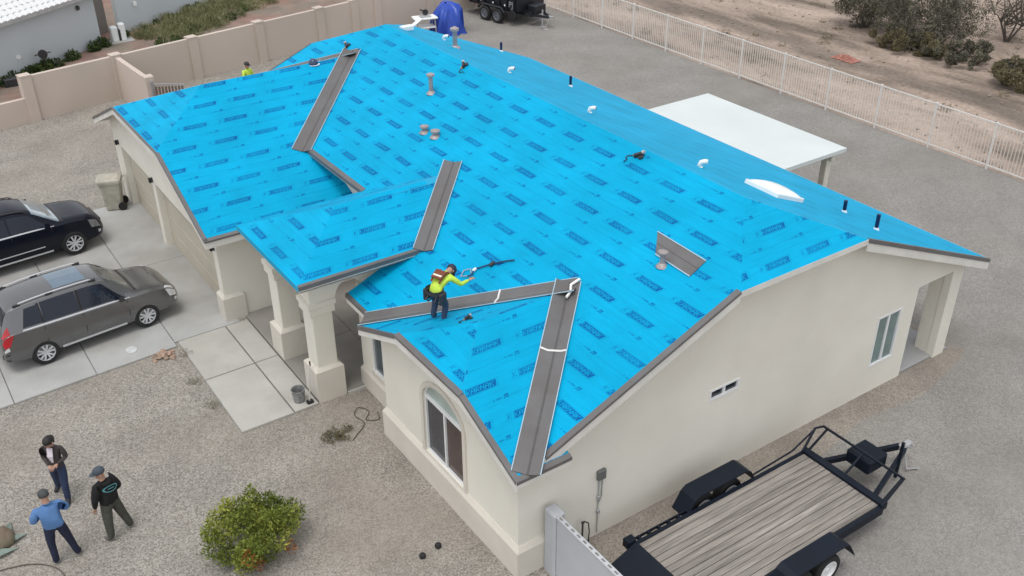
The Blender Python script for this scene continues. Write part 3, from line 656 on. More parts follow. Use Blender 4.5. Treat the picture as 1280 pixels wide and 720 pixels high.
# ------------------------------------------------------------------ things fixed through the roof
def zroof(x, y):
    return min(zmain(x), zback(x))
def pipe_vent(x, y, h, r, m, cap=None, base=True, label=None, z=None):
    z = zroof(x, y) if z is None else z
    root = MB().tube([(x, y, z-.05), (x, y, z+h)], r, 10).build('vent_pipe', m, house, label=label)
    if base: MB().lathe([(r*2.4, 0), (r*2.0, .03), (r*1.1, .09)], (x, y, z-.02), 12).build('pipe_boot', M_WHITEP if m is M_DARK else m, root)
    if cap: MB().lathe([(r*1.2, 0), (r*1.9, .01), (r*1.9, cap*.6), (r*.4, cap)], (x, y, z+h-.02), 12).build('vent_cap', m, root)
    return root
NAVY = mat('navy_pipe', (.006, .012, .06), .4)
for (x, y, hh) in ((18.79, 24.2, .34), (19.71, 32.06-2.5, .34), (18.40, 13.01, .30), (17.95, 11.78, .38)):
    rt = pipe_vent(x, y, hh, .045, NAVY, base=False)
    MB().lathe([(.075, 0), (.065, .02), (.05, .07)], (x, y, zroof(x, y)-.01), 12).build('pipe_boot', M_WHITEP, rt)
PIPE = mat('pinkish_galvanised', (.36, .31, .30), .5, .15, 6, metal=.3)
pipe_vent(13.1, 23.18, .50, .06, PIPE, .10, label='tall galvanised vent on the front slope')
pipe_vent(16.1, 26.8, .55, .075, PIPE, .14)
pipe_vent(12.02, 21.73, .14, .062, PIPE, .09); pipe_vent(12.07, 21.25, .14, .066, PIPE, .09)
pipe_vent(12.22, 12.60, .30, .055, PIPE, .07, label='short vent beside the grey flashing sheet')
def elbow_vent(x, y, rz):
    z = zroof(x, y); M = Matrix.Translation((x, y, z)) @ Matrix.Rotation(rz, 4, 'Z')
    root = MB().tube([(0, 0, -.03), (0, 0, .10), (.05, 0, .20), (.20, 0, .24), (.33, 0, .23)], [.09, .09, .105, .11, .11], 12).xf(M := M @ Matrix.Scale(.54, 4)).build('elbow_vent', M_WHITEP, house, smooth=True)
    MB().lathe([(.085, 0), (.085, .012)], (.325, 0, .23), 12, axis='x').xf(M).build('vent_mouth', M_DARK, root)
    MB().lathe([(.16, 0), (.10, .03)], (0, 0, -.0), 12).xf(M).build('pipe_boot', M_WHITEP, root)
for (x, y, a) in ((16.1, 23.75, -.9), (15.75, 19.45, -.9), (15.42, 14.95, -.7), (16.5, 28.2, -.9)): elbow_vent(x, y, a)
# skylight on the back slope near the hip
def skylight():
    cx, cy = 16.55, 13.65; a = math.atan(.41)
    M = Matrix.Translation((cx, cy, zback(cx))) @ Matrix.Rotation(a, 4, 'Y') @ Matrix.Scale(.76, 4)
    r = MB().bevbox(-.66, .66, -.66, .66, -.05, .13, .02).xf(M).build('skylight', M_WHITEP, house, label='domed white skylight on the back slope')
    mb = MB(); n = 12; v = []; f = []
    for i in range(n+1):
        for j in range(n+1):
            x = -.62+1.24*i/n; y = -.62+1.24*j/n
            h = .13+.15*((1-(x/.62)**2)*(1-(y/.62)**2))**.55
            v.append((x, y, h))
    for i in range(n):
        for j in range(n): f.append((i*(n+1)+j, (i+1)*(n+1)+j, (i+1)*(n+1)+j+1, i*(n+1)+j+1))
    mb.add(v, f); mb.xf(M); mb.build('skylight_dome', mat('milky_acrylic', (.80, .84, .85), .25, .03, 2, spec=.6), r, smooth=True)
skylight()
for i in range(1): MB().box(14.9, 15.3, 28.0, 28.25, 5.35, 5.47).build('ridge_vent', M_WHITEP, house)
#PART2
# ------------------------------------------------------------------ loose things on the roof
def smooth(P, k=5):
    P = [Vector(p) for p in P]; out = []
    for i in range(len(P)-1):
        a, b, c, d = P[max(i-1, 0)], P[i], P[i+1], P[min(i+2, len(P)-1)]
        for j in range(k):
            t = j/k; out.append(tuple(.5*((2*b)+(c-a)*t+(2*a-5*b+4*c-d)*t*t+(3*b-a-3*c+d)*t**3)))
    return out+[tuple(P[-1])]
def onroof(x, y, zf): return (x, y, zf(x, y) if zf.__code__.co_argcount == 2 else zf(x))
RX = Matrix.Rotation(-math.atan(.41), 4, 'Y')            # tilts local x up the main front slope
t = thing('flashing_sheet', 'loose bent grey flashing sheet lying on the main slope below the skylight', 'flashing', (12.56, 12.62, zmain(12.56)+.012))
def tilt(o, rz=0, plane='main'):
    if plane == 'main': R_ = RX
    elif plane == 'y+': R_ = Matrix.Rotation(math.atan(.41), 4, 'X')
    elif plane == 'y-': R_ = Matrix.Rotation(-math.atan(.41), 4, 'X')
    o.matrix_world = Matrix.Translation(o.location) @ R_ @ Matrix.Rotation(rz, 4, 'Z'); return o
q = [(.24, .78), (.20, -.68), (-.26, -.72), (-.22, .32)]
mb = MB(); mb.rings([[(x*1.05, y, .0) for x, y in q], [(x*1.05, y, .008) for x, y in q]])
mb.build('sheet', M_DRIP, t, world=False)
MB().bar((.255, .78, .012), (.215, -.68, .012), .02, .02).build('hem', M_EDGE, t, world=False)
MB().bar((-.275, -.72, .012), (-.235, .32, .012), .02, .02).build('hem', M_EDGE, t, world=False)
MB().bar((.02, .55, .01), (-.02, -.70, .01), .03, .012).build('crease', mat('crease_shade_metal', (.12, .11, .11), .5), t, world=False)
tilt(t)
def nail_gun(loc, rz, label, plane='main', sc_=.85):
    t = thing('nail_gun', label, 'tool', loc, 0, None)
    MB().bevbox(-.15, .12, -.04, .04, .02, .13, .02).build('body', M_DARK, t, world=False)
    MB().tube([(.08, 0, .10), (.14, 0, .11), (.17, 0, .09)], [.05, .055, .03], 8).build('head_cap', M_GALV, t, world=False)
    MB().bar((-.05, 0, .06), (-.16, .08, .03), .045, .05).build('grip', mat('tan_rubber', (.35, .22, .12), .6), t, world=False)
    MB().lathe([(.075, 0), (.075, .05)], (.02, -.09, .01), 10).build('nail_canister', M_DARK, t, world=False)
    MB().tube([(-.16, .08, .03), (-.3, .16, .02), (-.38, .10, .02), (-.34, .02, .02), (-.45, -.04, .02)], .013, 5).build('air_hose', mat('dark_hose', (.02, .03, .05)), t, world=False)
    tilt(t, rz, plane); t.scale = (sc_,)*3; return t
nail_gun((14.3, 23.35, zmain(14.3)), .9, 'black and silver nail gun on the slope near the far galvanised vent')
nail_gun((14.20, 15.65, zmain(14.2)), -.6, 'nail gun with a tan grip lying near the middle of the ridge')
nail_gun((8.62, 14.20, z3l(14.2)), .3, 'small dark tool on the front gable to the right of the roofer', 'y-', .6)
nail_gun((13.1, 28.45, zmain(13.1)), 1.2, 'dark tool lying above the end of the far grey valley')
# hard hat and straps on the garage slope by the valley
t = thing('hard_hat', 'dark blue and white hard hat sitting beside the far valley', 'hard hat', (11.62, 27.75, zgr(27.75)-.03), .4)
MB().lathe([(.15, 0), (.145, .05), (.12, .12), (.07, .165), (.01, .18)], (0, 0, .01), 14).build('shell', mat('navy_shell', (.03, .05, .11), .3), t, smooth=True, world=False)
MB().lathe([(.18, 0), (.18, .015), (.14, .02)], (0.02, 0, .0), 14).build('brim', M_WHITEP, t, world=False)
MB().tube([(.12, .05, .02), (.25, .12, .0), (.33, .05, -.01), (.40, .10, .02)], .02, 5).build('strap', M_GALV, t, world=False)
# rope grab line running up the slope from the roofer
t = thing('safety_rope', 'dark safety line with a steel rope grab lying up the slope from the roofer', 'rope', (9.70, 15.95, zmain(9.70)+.02))
pts = smooth([(0, 0, .02), (.10, -.05, .03), (.22, .05, .02), (.33, -.02, .02), (.47, -.10, .02), (.60, -.20, .02), (.80, -.36, .02), (.95, -.52, .02)])
MB().tube(pts, .016, 6).build('rope', mat('dark_rope', (.015, .04, .10)), t, world=False)
MB().bevbox(.50, .64, -.22, -.14, .01, .06, .01).build('rope_grab', M_DARK, t, world=False)
MB().tube([(.0, 0, .03), (-.1, .12, .03), (.05, .22, .03), (.18, .12, .03), (.10, .0, .03)], .014, 6).build('steel_ring', M_GALV, t, world=False)
MB().bevbox(.17, .27, .0, .06, .01, .05, .01).build('buckle', M_WHITEP, t, world=False)
tilt(t)

# ------------------------------------------------------------------ perimeter wall, gate, fence
M_BLOCK = mat('pinkish_tan_stucco', (.54, .455, .395), .95, .05, .35, .25, 30, tint=(.50, .43, .37))
PA = math.atan(.18); pw_ = Vector((math.cos(PA), math.sin(PA), 0)); pn = Vector((-pw_.y, pw_.x, 0))
def PW(x, off=0): return Vector((x, 41.13+.18*x, 0))+pn*off
def wallrun(a, b, h, t_, name, m, par=None, off=0):
    d = (b-a).normalized(); n = Vector((-d.y, d.x, 0))*t_/2; mb = MB()
    mb.rings([[tuple(p) for p in (a+n, b+n, b-n, a-n)], [tuple(p+Vector((0, 0, h))) for p in (a+n, b+n, b-n, a-n)]]); return fixn(mb.build(name, m, par))
pwall = thing('perimeter_wall', 'long tan stucco wall with square pilasters behind the garage', 'wall', PW(4, 0))
pil = [-4.0, -.4, 5.45, 9.15, 12.6, 15.9, 19.2, 21.2, 22.6, 26.0, 29.4, 32.2]
def hw(x): return .98 if x < 5.4 else 1.82
for i in range(len(pil)-1):
    wallrun(PW(pil[i]), PW(pil[i+1]), hw(pil[i]+.1), .2, 'wall_panel', M_BLOCK, pwall)
for i, x in enumerate(pil):
    h = 1.87 if x > 5 else 1.0
    a = PW(x); c = MB(); o = 0
    q = lambda e, z: [tuple(a+pw_*sx*(.21+e)+pn*sy*(.19+e)+Vector((0, 0, z))) for sx, sy in ((-1, -1), (1, -1), (1, 1), (-1, 1))]
    c.rings([q(0, 0), q(0, h-.02)]); p = c.build('pilaster', M_BLOCK, pwall)
    MB().rings([q(.015, h-.02), q(.015, h+.03)]).build('cap', M_BLOCK, p)
# short cross wall with the metal side gate
cw = thing('cross_wall', 'short tan stucco wall running from the perimeter wall to the garage', 'wall', (9.3, 40.2, 0))
wallrun(Vector((9.2, 42.6, 0)), Vector((9.42, 39.35, 0)), 1.78, .2, 'wall_panel', M_BLOCK, cw)
MB().bevbox(9.26, 9.62, 38.95, 39.33, 0, 1.9, .02).build('pilaster', M_BLOCK, cw)
g = thing('side_gate', 'narrow grey metal gate standing between the cross wall and the garage', 'gate', (9.5, 38.9, 0))
MB().box(9.42, 9.50, 38.83, 38.93, .05, 1.75).build('gate_post', M_GALV, g)
for k in range(9): MB().box(9.48+k*.11, 9.56+k*.11, 38.55-k*.06, 38.57-k*.06, .1, 1.6).build('slat', mat('brown_gate_slat', (.16, .12, .10), .6), g)
MB().bar((9.5, 38.87, 1.62), (10.5, 38.10, 1.62), .04, .05).build('rail', M_GALV, g); MB().bar((9.5, 38.87, .12), (10.5, 38.10, .12), .04, .05).build('rail', M_GALV, g)

FX = 32.32; fence = thing('picket_fence', 'long white metal picket fence between the gravel yard and the desert', 'fence', (FX, 30, 0))
M_FW = mat('white_fence_paint', (.68, .66, .63), .5, .05, 3)
ys = [46.4-2.42*k for k in range(16)]
pk = MB().box(-.0095, .0095, -.0095, .0095, .10, 1.70); pme = pk.build('picket', M_FW, fence, world=False); pme.location = (0, ys[0]-30-.2, 0)
po = MB().bevbox(-.035, .035, -.035, .035, 0, 1.76, .01).build('post', M_FW, fence, world=False); po.location = (0, ys[0]-30, 0)
for y in ys[1:]: inst(po.data, 'post', (0, y-30, 0), fence)
npk = 0
stuff = MB()
for a, b in zip(ys[:-1], ys[1:]):
    for z in (.14, 1.70):
        MB().box(-.018, .018, b-30+.035, a-30-.035, z-.02, z+.02).build('rail', M_FW, fence, world=False)
    for k in range(1, 19):
        y = a+(b-a)*k/19-30
        if y+30 < 41.5 and npk < 290: inst(pme.data, 'picket', (0, y, 0), fence); npk += 1
        else: stuff.box(-.009, .009, y-.009, y+.009, .10, 1.68)
stuff.build('pickets', M_FW, fence, world=False, kind='stuff')

# grey side wall and metal gate running out from the front corner
M_GREYW = mat('pale_grey_metal', (.46, .475, .50), .6, .06, 1, tint=(.43, .445, .47))
g = thing('metal_yard_gate', 'pale grey sheet metal gate beside the front corner of the house', 'gate', (8.3, 11.0, 0))
MB().bevbox(8.22, 8.48, 10.72, 11.06, 0, 1.56, .04).build('gate_post', M_GREYW, g)
MB().box(8.26, 8.31, 8.2, 10.70, .08, 1.52).build('gate_sheet', M_GREYW, g)
MB().box(8.24, 8.34, 8.2, 10.70, 1.52, 1.555).build('top_rail', M_GREYW, g)
dsh = MB()
for k in range(14): dsh.box(8.27, 8.31, 8.3+k*.175, 8.3+k*.175+.09, 1.555, 1.559)
dsh.build('rail_slot', M_JOINT, g)

# ------------------------------------------------------------------ free-standing patio cover behind the house
t = thing('patio_cover', 'flat white patio cover on posts behind the house', 'patio cover', (23, 20.4, 0))
mb = MB(); q = [(21.0, 17.42), (24.2, 17.42), (24.2, 23.4), (21.0, 23.4)]
mb.rings([[(x, y, 2.60) for x, y in q], [(x, y, 2.72) for x, y in q]]); mb.build('roof_panel', mat('white_cover_sheet', (.58, .62, .61), .6, .05, .6), t)
for k in range(15): MB().box(21.05, 24.15, 17.6+k*.39, 17.66+k*.39, 2.53, 2.598).build('rafter', M_WHITEP, t)
for x, y in ((23.75, 17.75), (23.75, 23.1), (23.75, 20.4)):
    MB().bevbox(x-.11, x+.11, y-.11, y+.11, 0, 2.53, .015).build('post', mat('cream_post', (.66, .64, .56), .6), t)
MB().bevbox(23.66, 23.84, 17.5, 23.3, 2.38, 2.53, .01).build('beam', mat('cream_post', (.50, .49, .43)), t)

# ------------------------------------------------------------------ wheeled bin, bucket, broom, small things in front
t = thing('wheeled_bin', 'dirty cream wheeled rubbish bin with closed lid by the garage', 'bin', (5.85, 31.95, .05), -.35)
M_BIN = mat('grimy_cream_plastic', (.44, .415, .35), .6, .14, 5, tint=(.36, .34, .28))
def rr(wx, wy, z, cx=0): return [(cx+sx*wx+ox, sy*wy+oy, z) for sx, sy, ox, oy in ((-1, -1, 0, .05), (-1, -1, .05, 0), (1, -1, -.05, 0), (1, -1, 0, .05), (1, 1, 0, -.05), (1, 1, -.05, 0), (-1, 1, .05, 0), (-1, 1, 0, -.05))]
MB().rings([rr(.25, .24, .03), rr(.34, .31, .95), rr(.37, .34, .96), rr(.37, .34, 1.02)]).build('tub', M_BIN, t, world=False)
MB().rings([rr(.39, .35, 1.02, -.02), rr(.38, .34, 1.08, -.02), rr(.28, .26, 1.13, -.02)]).build('lid', M_BIN, t, world=False)
for s in (-1, 1): MB().lathe([(.14, -.03), (.14, .03)], (.28, s*.27, .14), 14, axis='y').build('wheel', M_BLACK, t, world=False)
MB().tube([(.38, -.25, .98), (.46, -.24, 1.0), (.46, .24, 1.0), (.38, .25, .98)], .018, 6).build('handle', M_BIN, t, world=False)
t = thing('bucket', 'grey speckled bucket standing at the foot of the nearest porch column', 'bucket', (6.50, 18.62, .06))
n = 18; mb = MB(); mb.rings([[(r*math.cos(2*PI*i/n), r*math.sin(2*PI*i/n), z) for i in range(n)] for r, z in ((.13, 0), (.165, .33), (.175, .33), (.175, .345), (.155, .345), (.12, .03))], True)
mb.build('tub', mat('speckled_grey_plastic', (.22, .225, .22), .7, .35, 14), t, world=False)
MB().tube([(0, -.17, .30), (.05, -.19, .15), (.06, 0, .10), (.05, .19, .15), (0, .17, .30)], .006, 5).build('bail', M_GALV, t, world=False)
t = thing('scrub_brush', 'long handled black brush leaning against the nearest porch column', 'brush', (6.72, 18.42, .06))
MB().tube([(-.05, -.02, .06), (.12, .10, 1.02)], .014, 7).build('pole', mat('pale_pole', (.5, .48, .44), .5), t, world=False)
MB().bevbox(-.12, .04, -.08, .04, 0, .07, .015).build('brush_head', M_BLACK, t, world=False)
MB().tube([(.115, .095, .94), (.125, .105, 1.06)], .02, 7).build('grip', M_DARK, t, world=False)
for (x, y, l) in ((6.42, 12.6, 'black ball on the gravel, the nearer one to the bush'), (6.81, 12.66, 'black ball on the gravel, the nearer one to the front wall')):
    o = MB().ell((0, 0, .055), (.07, .07, .065), 12, 8).build('black_ball', M_BLACK, None, smooth=True); o.location = (x, y, 0); tag(o, l, 'ball', 'black balls on the gravel')
o = MB().lathe([(.12, 0), (.12, .006), (.10, .01)], (0, 0, 0), 16).build('utility_cover', mat('worn_white_cover', (.52, .53, .53), .7, .15, 9), None); o.location = (3.82, 23.13, .052); o.scale = (1.15, 1.4, 1); tag(o, 'small white round cover near the edge of the driveway', 'utility cover')
# little hump of rusty stones
def rock(mb, c, r, k=None):
    v0 = len(mb.v); mb.ell(c, r, 9, 6, k)
    for i in range(v0, len(mb.v)):
        p = Vector(mb.v[i]); d = (p-Vector(c)); mb.v[i] = tuple(Vector(c)+d*(1+.22*math.sin(p.x*31+p.y*17+c[0]*9)*math.cos(p.z*23+p.y*13)))
t = thing('stone_pile', 'low pile of rust coloured stones at the corner of driveway and path', 'stones', (4.42, 22.42, 0))
for k in range(52):
    a = random.uniform(0, 2*PI); r = random.uniform(0, .30); s = random.uniform(.03, .075)
    m_ = MB(); rock(m_, (0, 0, 0), (s, s*.8, s*.6)); o = m_.build('stone', mat(('rust_stone', 'tan_stone')[k % 2], (.30, .22, .165), .9, .3, 6), t, world=False); o.location = (r*math.cos(a), r*math.sin(a), s*.3+(.30-r)*.2)
# boulder with dead leaves at the left edge
t = thing('boulder', 'brown mossy boulder at the left edge of the gravel yard', 'boulder', (-.45, 17.78, 0))
m_ = MB(); rock(m_, (0, 0, .08), (.44, .34, .27)); m_.build('rock', mat('brown_boulder', (.17, .13, .095), .95, .3, 3, .8, 9, tint=(.19, .17, .12)), t, smooth=True, world=False)
for (x, y, a) in ((.35, -.15, .3), (.30, .2, 1.2), (.1, -.42, .1)):
    m_ = MB(); m_.add([(-.28, -.05, .05), (0, -.09, .10), (.30, 0, .02), (0, .08, .12)], [(0, 1, 2, 3)]); m_.xf(Matrix.Translation((x, y, 0)) @ Matrix.Rotation(a, 4, 'Z')); m_.build('agave_leaf', mat('grey_green_leaf', (.20, .25, .22), .7, .2, 6), t, world=False)
# scattered larger pebbles in the front yard: nobody could count them
mb = MB(); 
for k in range(2600):
    x, y = random.uniform(-3, 8.0), random.uniform(11.5, 22)
    if (x > 4.9 and y > 18.1) or x > 7.5: continue
    s = random.uniform(.008, .024); mb.add([(x-s, y-s*.7, 0), (x+s, y-s*.6, 0), (x+s*.8, y+s*.8, 0), (x-s*.8, y+s*.7, 0), (x, y, s*1.1)], [(0, 1, 4), (1, 2, 4), (2, 3, 4), (3, 0, 4)])
o = mb.build('pebbles', mat('mixed_pebbles', (.34, .315, .275), .95, .35, 9), None, kind='stuff'); tag(o, 'loose pebbles strewn over the front gravel yard', 'pebbles')

# ------------------------------------------------------------------ foliage
def leafmat(name, a, b, c_=None, sc=2.2):
    m = bpy.data.materials.new(name); m.use_nodes = True; t_ = m.node_tree; N = t_.nodes; L = t_.links; p = N['Principled BSDF']; p.inputs['Roughness'].default_value = .6; p.inputs['Specular IOR Level'].default_value = .3
    at = N.new('ShaderNodeAttribute'); at.attribute_name = 'tone'
    cr = N.new('ShaderNodeValToRGB'); cr.color_ramp.elements[0].color = (*a, 1); cr.color_ramp.elements[1].color = (*b, 1)
    if c_: e = cr.color_ramp.elements.new(.5); e.color = (*c_, 1)
    L.new(at.outputs['Fac'], cr.inputs[0]); L.new(cr.outputs[0], p.inputs['Base Color'])
    if 'Transmission Weight' in p.inputs: pass
    return m
def leaves(name, centres, n, size, m, parent=None, up=.35, aspect=.45, kind=None, tones=None):
    """n small bent leaves scattered round clump centres (x,y,z,r)"""
    C_ = np.array(centres); w_ = C_[:, 3]**2; idx = rng.choice(len(C_), n, p=w_/w_.sum())
    d = rng.normal(size=(n, 3)); d /= np.linalg.norm(d, axis=1)[:, None]
    rad = C_[idx, 3]*rng.uniform(.35, 1.05, n)**.6
    P = C_[idx, :3]+d*rad[:, None]; P[:, 2] = np.maximum(P[:, 2], .03)
    ax = d+rng.normal(scale=.6, size=(n, 3)); ax[:, 2] += up; ax /= np.linalg.norm(ax, axis=1)[:, None]
    sd = np.cross(ax, rng.normal(size=(n, 3))); sd /= np.linalg.norm(sd, axis=1)[:, None]
    s = size*rng.uniform(.6, 1.4, n)[:, None]
    V = np.empty((n, 4, 3)); V[:, 0] = P-ax*s*.5; V[:, 1] = P+sd*s*aspect*.5; V[:, 2] = P+ax*s*.5; V[:, 3] = P-sd*s*aspect*.5
    me = bpy.data.meshes.new(name); me.vertices.add(4*n); me.loops.add(4*n); me.polygons.add(n)
    me.vertices.foreach_set('co', (V.reshape(-1, 3)-(np.array(parent_loc(parent)) if parent else 0)).ravel())
    me.loops.foreach_set('vertex_index', np.arange(4*n, dtype=np.int32)); me.polygons.foreach_set('loop_start', np.arange(0, 4*n, 4, dtype=np.int32))
    me.materials.append(m); me.update(); me.validate()
    tn = rng.uniform(size=len(C_))[idx]*.55+rng.uniform(size=n)*.45
    at = me.attributes.new('tone', 'FLOAT', 'FACE'); at.data.foreach_set('value', tn.astype(np.float32))
    o = bpy.data.objects.new(name, me); COL.objects.link(o); o.parent = parent
    if kind: o['kind'] = kind
    return o
def clumps(n, c, r, cr):
    out = []
    while len(out) < n:
        p = rng.uniform(-1, 1, 3)
        if np.linalg.norm(p) < 1: out.append((c[0]+p[0]*r[0], c[1]+p[1]*r[1], c[2]+p[2]*r[2], cr*rng.uniform(.6, 1.3)))
    return out
def limbs(name, base, cl, r0, m, parent, n=12):
    mb = MB(); b = Vector(base)
    for i in range(n):
        c_ = Vector(cl[i % len(cl)][:3]); mid = b.lerp(c_, .5)+Vector((random.uniform(-.2, .2), random.uniform(-.2, .2), .12))*((c_-b).length*.5)
        mb.tube([b+Vector((random.uniform(-.05, .05), random.uniform(-.05, .05), 0)), mid, c_], [r0, r0*.6, r0*.2], 6)
    return mb.build(name, m, parent)
M_BARK = mat('grey_brown_bark', (.10, .085, .07), .95, .25, 6)
t = thing('leafy_shrub', 'rounded bright green leafy shrub in the middle of the front gravel yard', 'shrub', (3.83, 14.62, 0))
cl = clumps(46, (3.83, 14.62, .55), (.80, .80, .48), .25)+[(4.05, 15.2, 1.02, .14), (3.5, 15.1, 1.0, .15), (4.6, 14.4, .8, .16), (3.05, 14.8, .75, .2)]
leaves('foliage', cl, 14500, .066, leafmat('bright_shrub_leaf', (.05, .07, .012), (.40, .40, .08), (.16, .20, .03)), t)
limbs('stems', (3.83, 14.62, 0), cl, .025, M_BARK, t, 24)
leaves('autumn_leaves', [(3.45, 13.95, .6, .16), (3.6, 13.9, .4, .14), (4.3, 14.0, .35, .14)], 260, .055, leafmat('orange_leaf', (.12, .03, .01), (.45, .17, .03)), t)
t = thing('dry_weed', 'sparse dry green brown weed growing in the gravel near the front wall', 'weed', (6.75, 16.9, 0))
cl = clumps(10, (6.75, 16.9, .10), (.38, .30, .10), .12)
leaves('foliage', cl, 900, .06, leafmat('dry_weed_leaf', (.06, .055, .025), (.20, .18, .08)), t, aspect=.2)
limbs('stems', (6.75, 16.9, 0), cl, .008, M_BARK, t, 10)
o = MB().tube(smooth([(6.9, 16.6, .02), (7.1, 16.75, .02), (7.4, 17.0, .03), (7.35, 17.4, .02), (7.55, 17.6, .04), (7.7, 17.35, .02), (7.5, 17.1, .02), (7.75, 16.95, .02), (7.85, 17.2, .03)]), .012, 6).build('drip_hose', mat('brown_hose', (.10, .085, .07), .8), None); tag(o, 'thin brown drip hose curled on the gravel near the entry', 'hose')
o = MB().tube(smooth([(-1.4, 17.0, .02), (-.5, 16.95, .02), (.1, 16.75, .02), (.45, 16.35, .02), (.5, 15.9, .02), (.35, 15.4, .02)]), .012, 6).build('garden_hose', mat('brown_hose', (.10, .085, .07)), None); tag(o, 'thin dark hose curving over the gravel at the lower left', 'hose')
for (x, y, s, l) in ((5.0, 22.2, .16, 'tiny dry weed beside the stone pile'), (4.75, 20.9, .16, 'tiny dry weed half way along the path edge'), (4.8, 19.7, .2, 'small dry weed near the lower corner of the path')):
    t = thing('small_weed', l, 'weed', (x, y, 0)); leaves('foliage', [(x-.1, y, .05, s), (x, y-.1, .04, s*.8)], 160, .05, leafmat('weed_leaf', (.07, .06, .035), (.19, .17, .10)), t, aspect=.2)

# ------------------------------------------------------------------ trees and bushes out in the desert
M_MESQ = leafmat('grey_green_leaf_mass', (.05, .047, .033), (.20, .185, .135), (.115, .108, .075))
M_DRY = leafmat('straw_leaf_mass', (.09, .075, .04), (.24, .21, .12), (.15, .13, .07))
def tree(name, label, cat, base, crown, r, ncl, nl, size, m, trunk=.09, limbn=16, up=.2, asp=.3, cr_=.40, tw_=2):
    t = thing(name, label, cat, base)
    cl = clumps(ncl, (base[0]+crown[0], base[1]+crown[1], crown[2]), r, min(r)*cr_)
    tr = MB(); b = Vector(base); stems = 4
    for k in range(limbn):
        c_ = Vector(cl[k % len(cl)][:3]); a_ = 2*PI*(k % stems)/stems; fork = b+Vector((.25*math.cos(a_)*r[0], .25*math.sin(a_)*r[1], crown[2]*.45))
        if k < stems: tr.tube([b+Vector((.06*math.cos(a_), .06*math.sin(a_), 0)), b.lerp(fork, .5)+Vector((0, 0, -.05)), fork], [trunk, trunk*.75, trunk*.6], 6)
        mid = fork.lerp(c_, .5)+Vector((random.uniform(-.15, .15), random.uniform(-.15, .15), .15))*min(r)*.5
        tr.tube([fork, mid, c_], [trunk*.5, trunk*.32, trunk*.12], 5)
    tr.build('trunk', M_BARK, t)
    leaves('crown', cl, nl, size, m, t, up=up, aspect=asp)
    tw = MB()
    for k in range(limbn*tw_):
        c_ = Vector(cl[k % len(cl)][:3]); d = Vector((random.uniform(-1, 1), random.uniform(-1, 1), random.uniform(-.2, 1)))*min(r)*.7
        tw.tube([c_, c_+d*.5+Vector((0, 0, .05)), c_+d], [.018, .012, .005], 4)
    tw.build('twigs', M_BARK, t, kind='stuff'); return t
tree('desert_tree', 'wide grey green desert tree beyond the fence', 'tree', (43.6, 28.4, 0), (.2, .1, 1.5), (2.6, 2.7, 1.5), 70, 26000, .12, M_MESQ, .06)
tree('desert_tree', 'dark bushy desert tree left of the wide grey green one', 'tree', (43.4, 31.4, 0), (.1, .1, 1.2), (1.6, 1.7, 1.1), 36, 11000, .12, M_MESQ, .05)
tree('desert_bush', 'olive and straw coloured bush under the wide desert tree', 'bush', (41.6, 27.6, 0), (0, 0, .45), (1.0, 2.0, .55), 40, 14000, .12, M_DRY, .03)
tree('desert_bush', 'low olive bush right of the straw coloured one', 'bush', (42.2, 25.3, 0), (0, 0, .5), (1.4, 1.5, .55), 34, 9000, .12, M_MESQ, .03)
tree('bare_tree', 'bare branched tree at the upper right corner', 'tree', (46.9, 25.8, 0), (.3, -.4, 2.0), (2.2, 2.2, 1.7), 46, 2600, .10, M_MESQ, .07, 40, tw_=4)
tree('desert_bush', 'pale green bush cut off by the right edge beyond the fence', 'bush', (41.3, 21.3, 0), (0, 0, .6), (1.2, 1.5, .7), 34, 12000, .12, M_DRY, .03)
tree('desert_bush', 'dark low bush beside the pale green one at the right edge', 'bush', (42.4, 22.9, 0), (0, 0, .35), (.9, .8, .35), 20, 5000, .11, M_MESQ, .03)
o = thing('red_tarp', 'crumpled faded red cloth on the dirt beyond the fence', 'cloth', (38.3, 28.5, 0))
mb = MB(); n = 14; v = []; f = []
for i in range(n+1):
    for j in range(n+1):
        x = (i/n-.5)*.7; y = (j/n-.5)*1.25; e = (1-(2*i/n-1)**2)*(1-(2*j/n-1)**2)
        v.append((x*(1+.2*math.sin(j*2.1)), y, .02+e*(.14+.10*math.sin(i*1.9+j*1.3)*math.cos(j*2.3))))
for i in range(n):
    for j in range(n): f.append((i*(n+1)+j, (i+1)*(n+1)+j, (i+1)*(n+1)+j+1, i*(n+1)+j+1))
mb.add(v, f); mb.build('cloth', mat('faded_red_cloth', (.34, .15, .115), .9, .2, 4), o, world=False)
# dirt clods, stones and dry brush beyond the fence
mb = MB()
for k in range(900):
    x, y = random.uniform(32.8, 52), random.uniform(14, 46); s = random.uniform(.02, .08)
    rock(mb, (x, y, s*.3), (s, s*.8, s*.5)) if k % 3 == 0 else mb.add([(x-s, y-s*.7, 0), (x+s, y-s*.6, 0), (x+s*.8, y+s*.8, 0), (x-s*.8, y+s*.7, 0), (x, y, s*.7)], [(0, 1, 4), (1, 2, 4), (2, 3, 4), (3, 0, 4)])
o = mb.build('dirt_clods', mat('clods', (.25, .205, .165), .95, .3, 3), None, kind='stuff'); tag(o, 'clods and stones scattered over the desert dirt beyond the fence', 'stones')
cs = [(random.uniform(33.5, 52), random.uniform(16, 44), .05, random.uniform(.1, .38)) for k in range(70)]
o = leaves('dry_brush', cs, 5000, .10, M_DRY, None, aspect=.2, kind='stuff'); tag(o, 'low dry brush dotted over the desert dirt', 'brush')

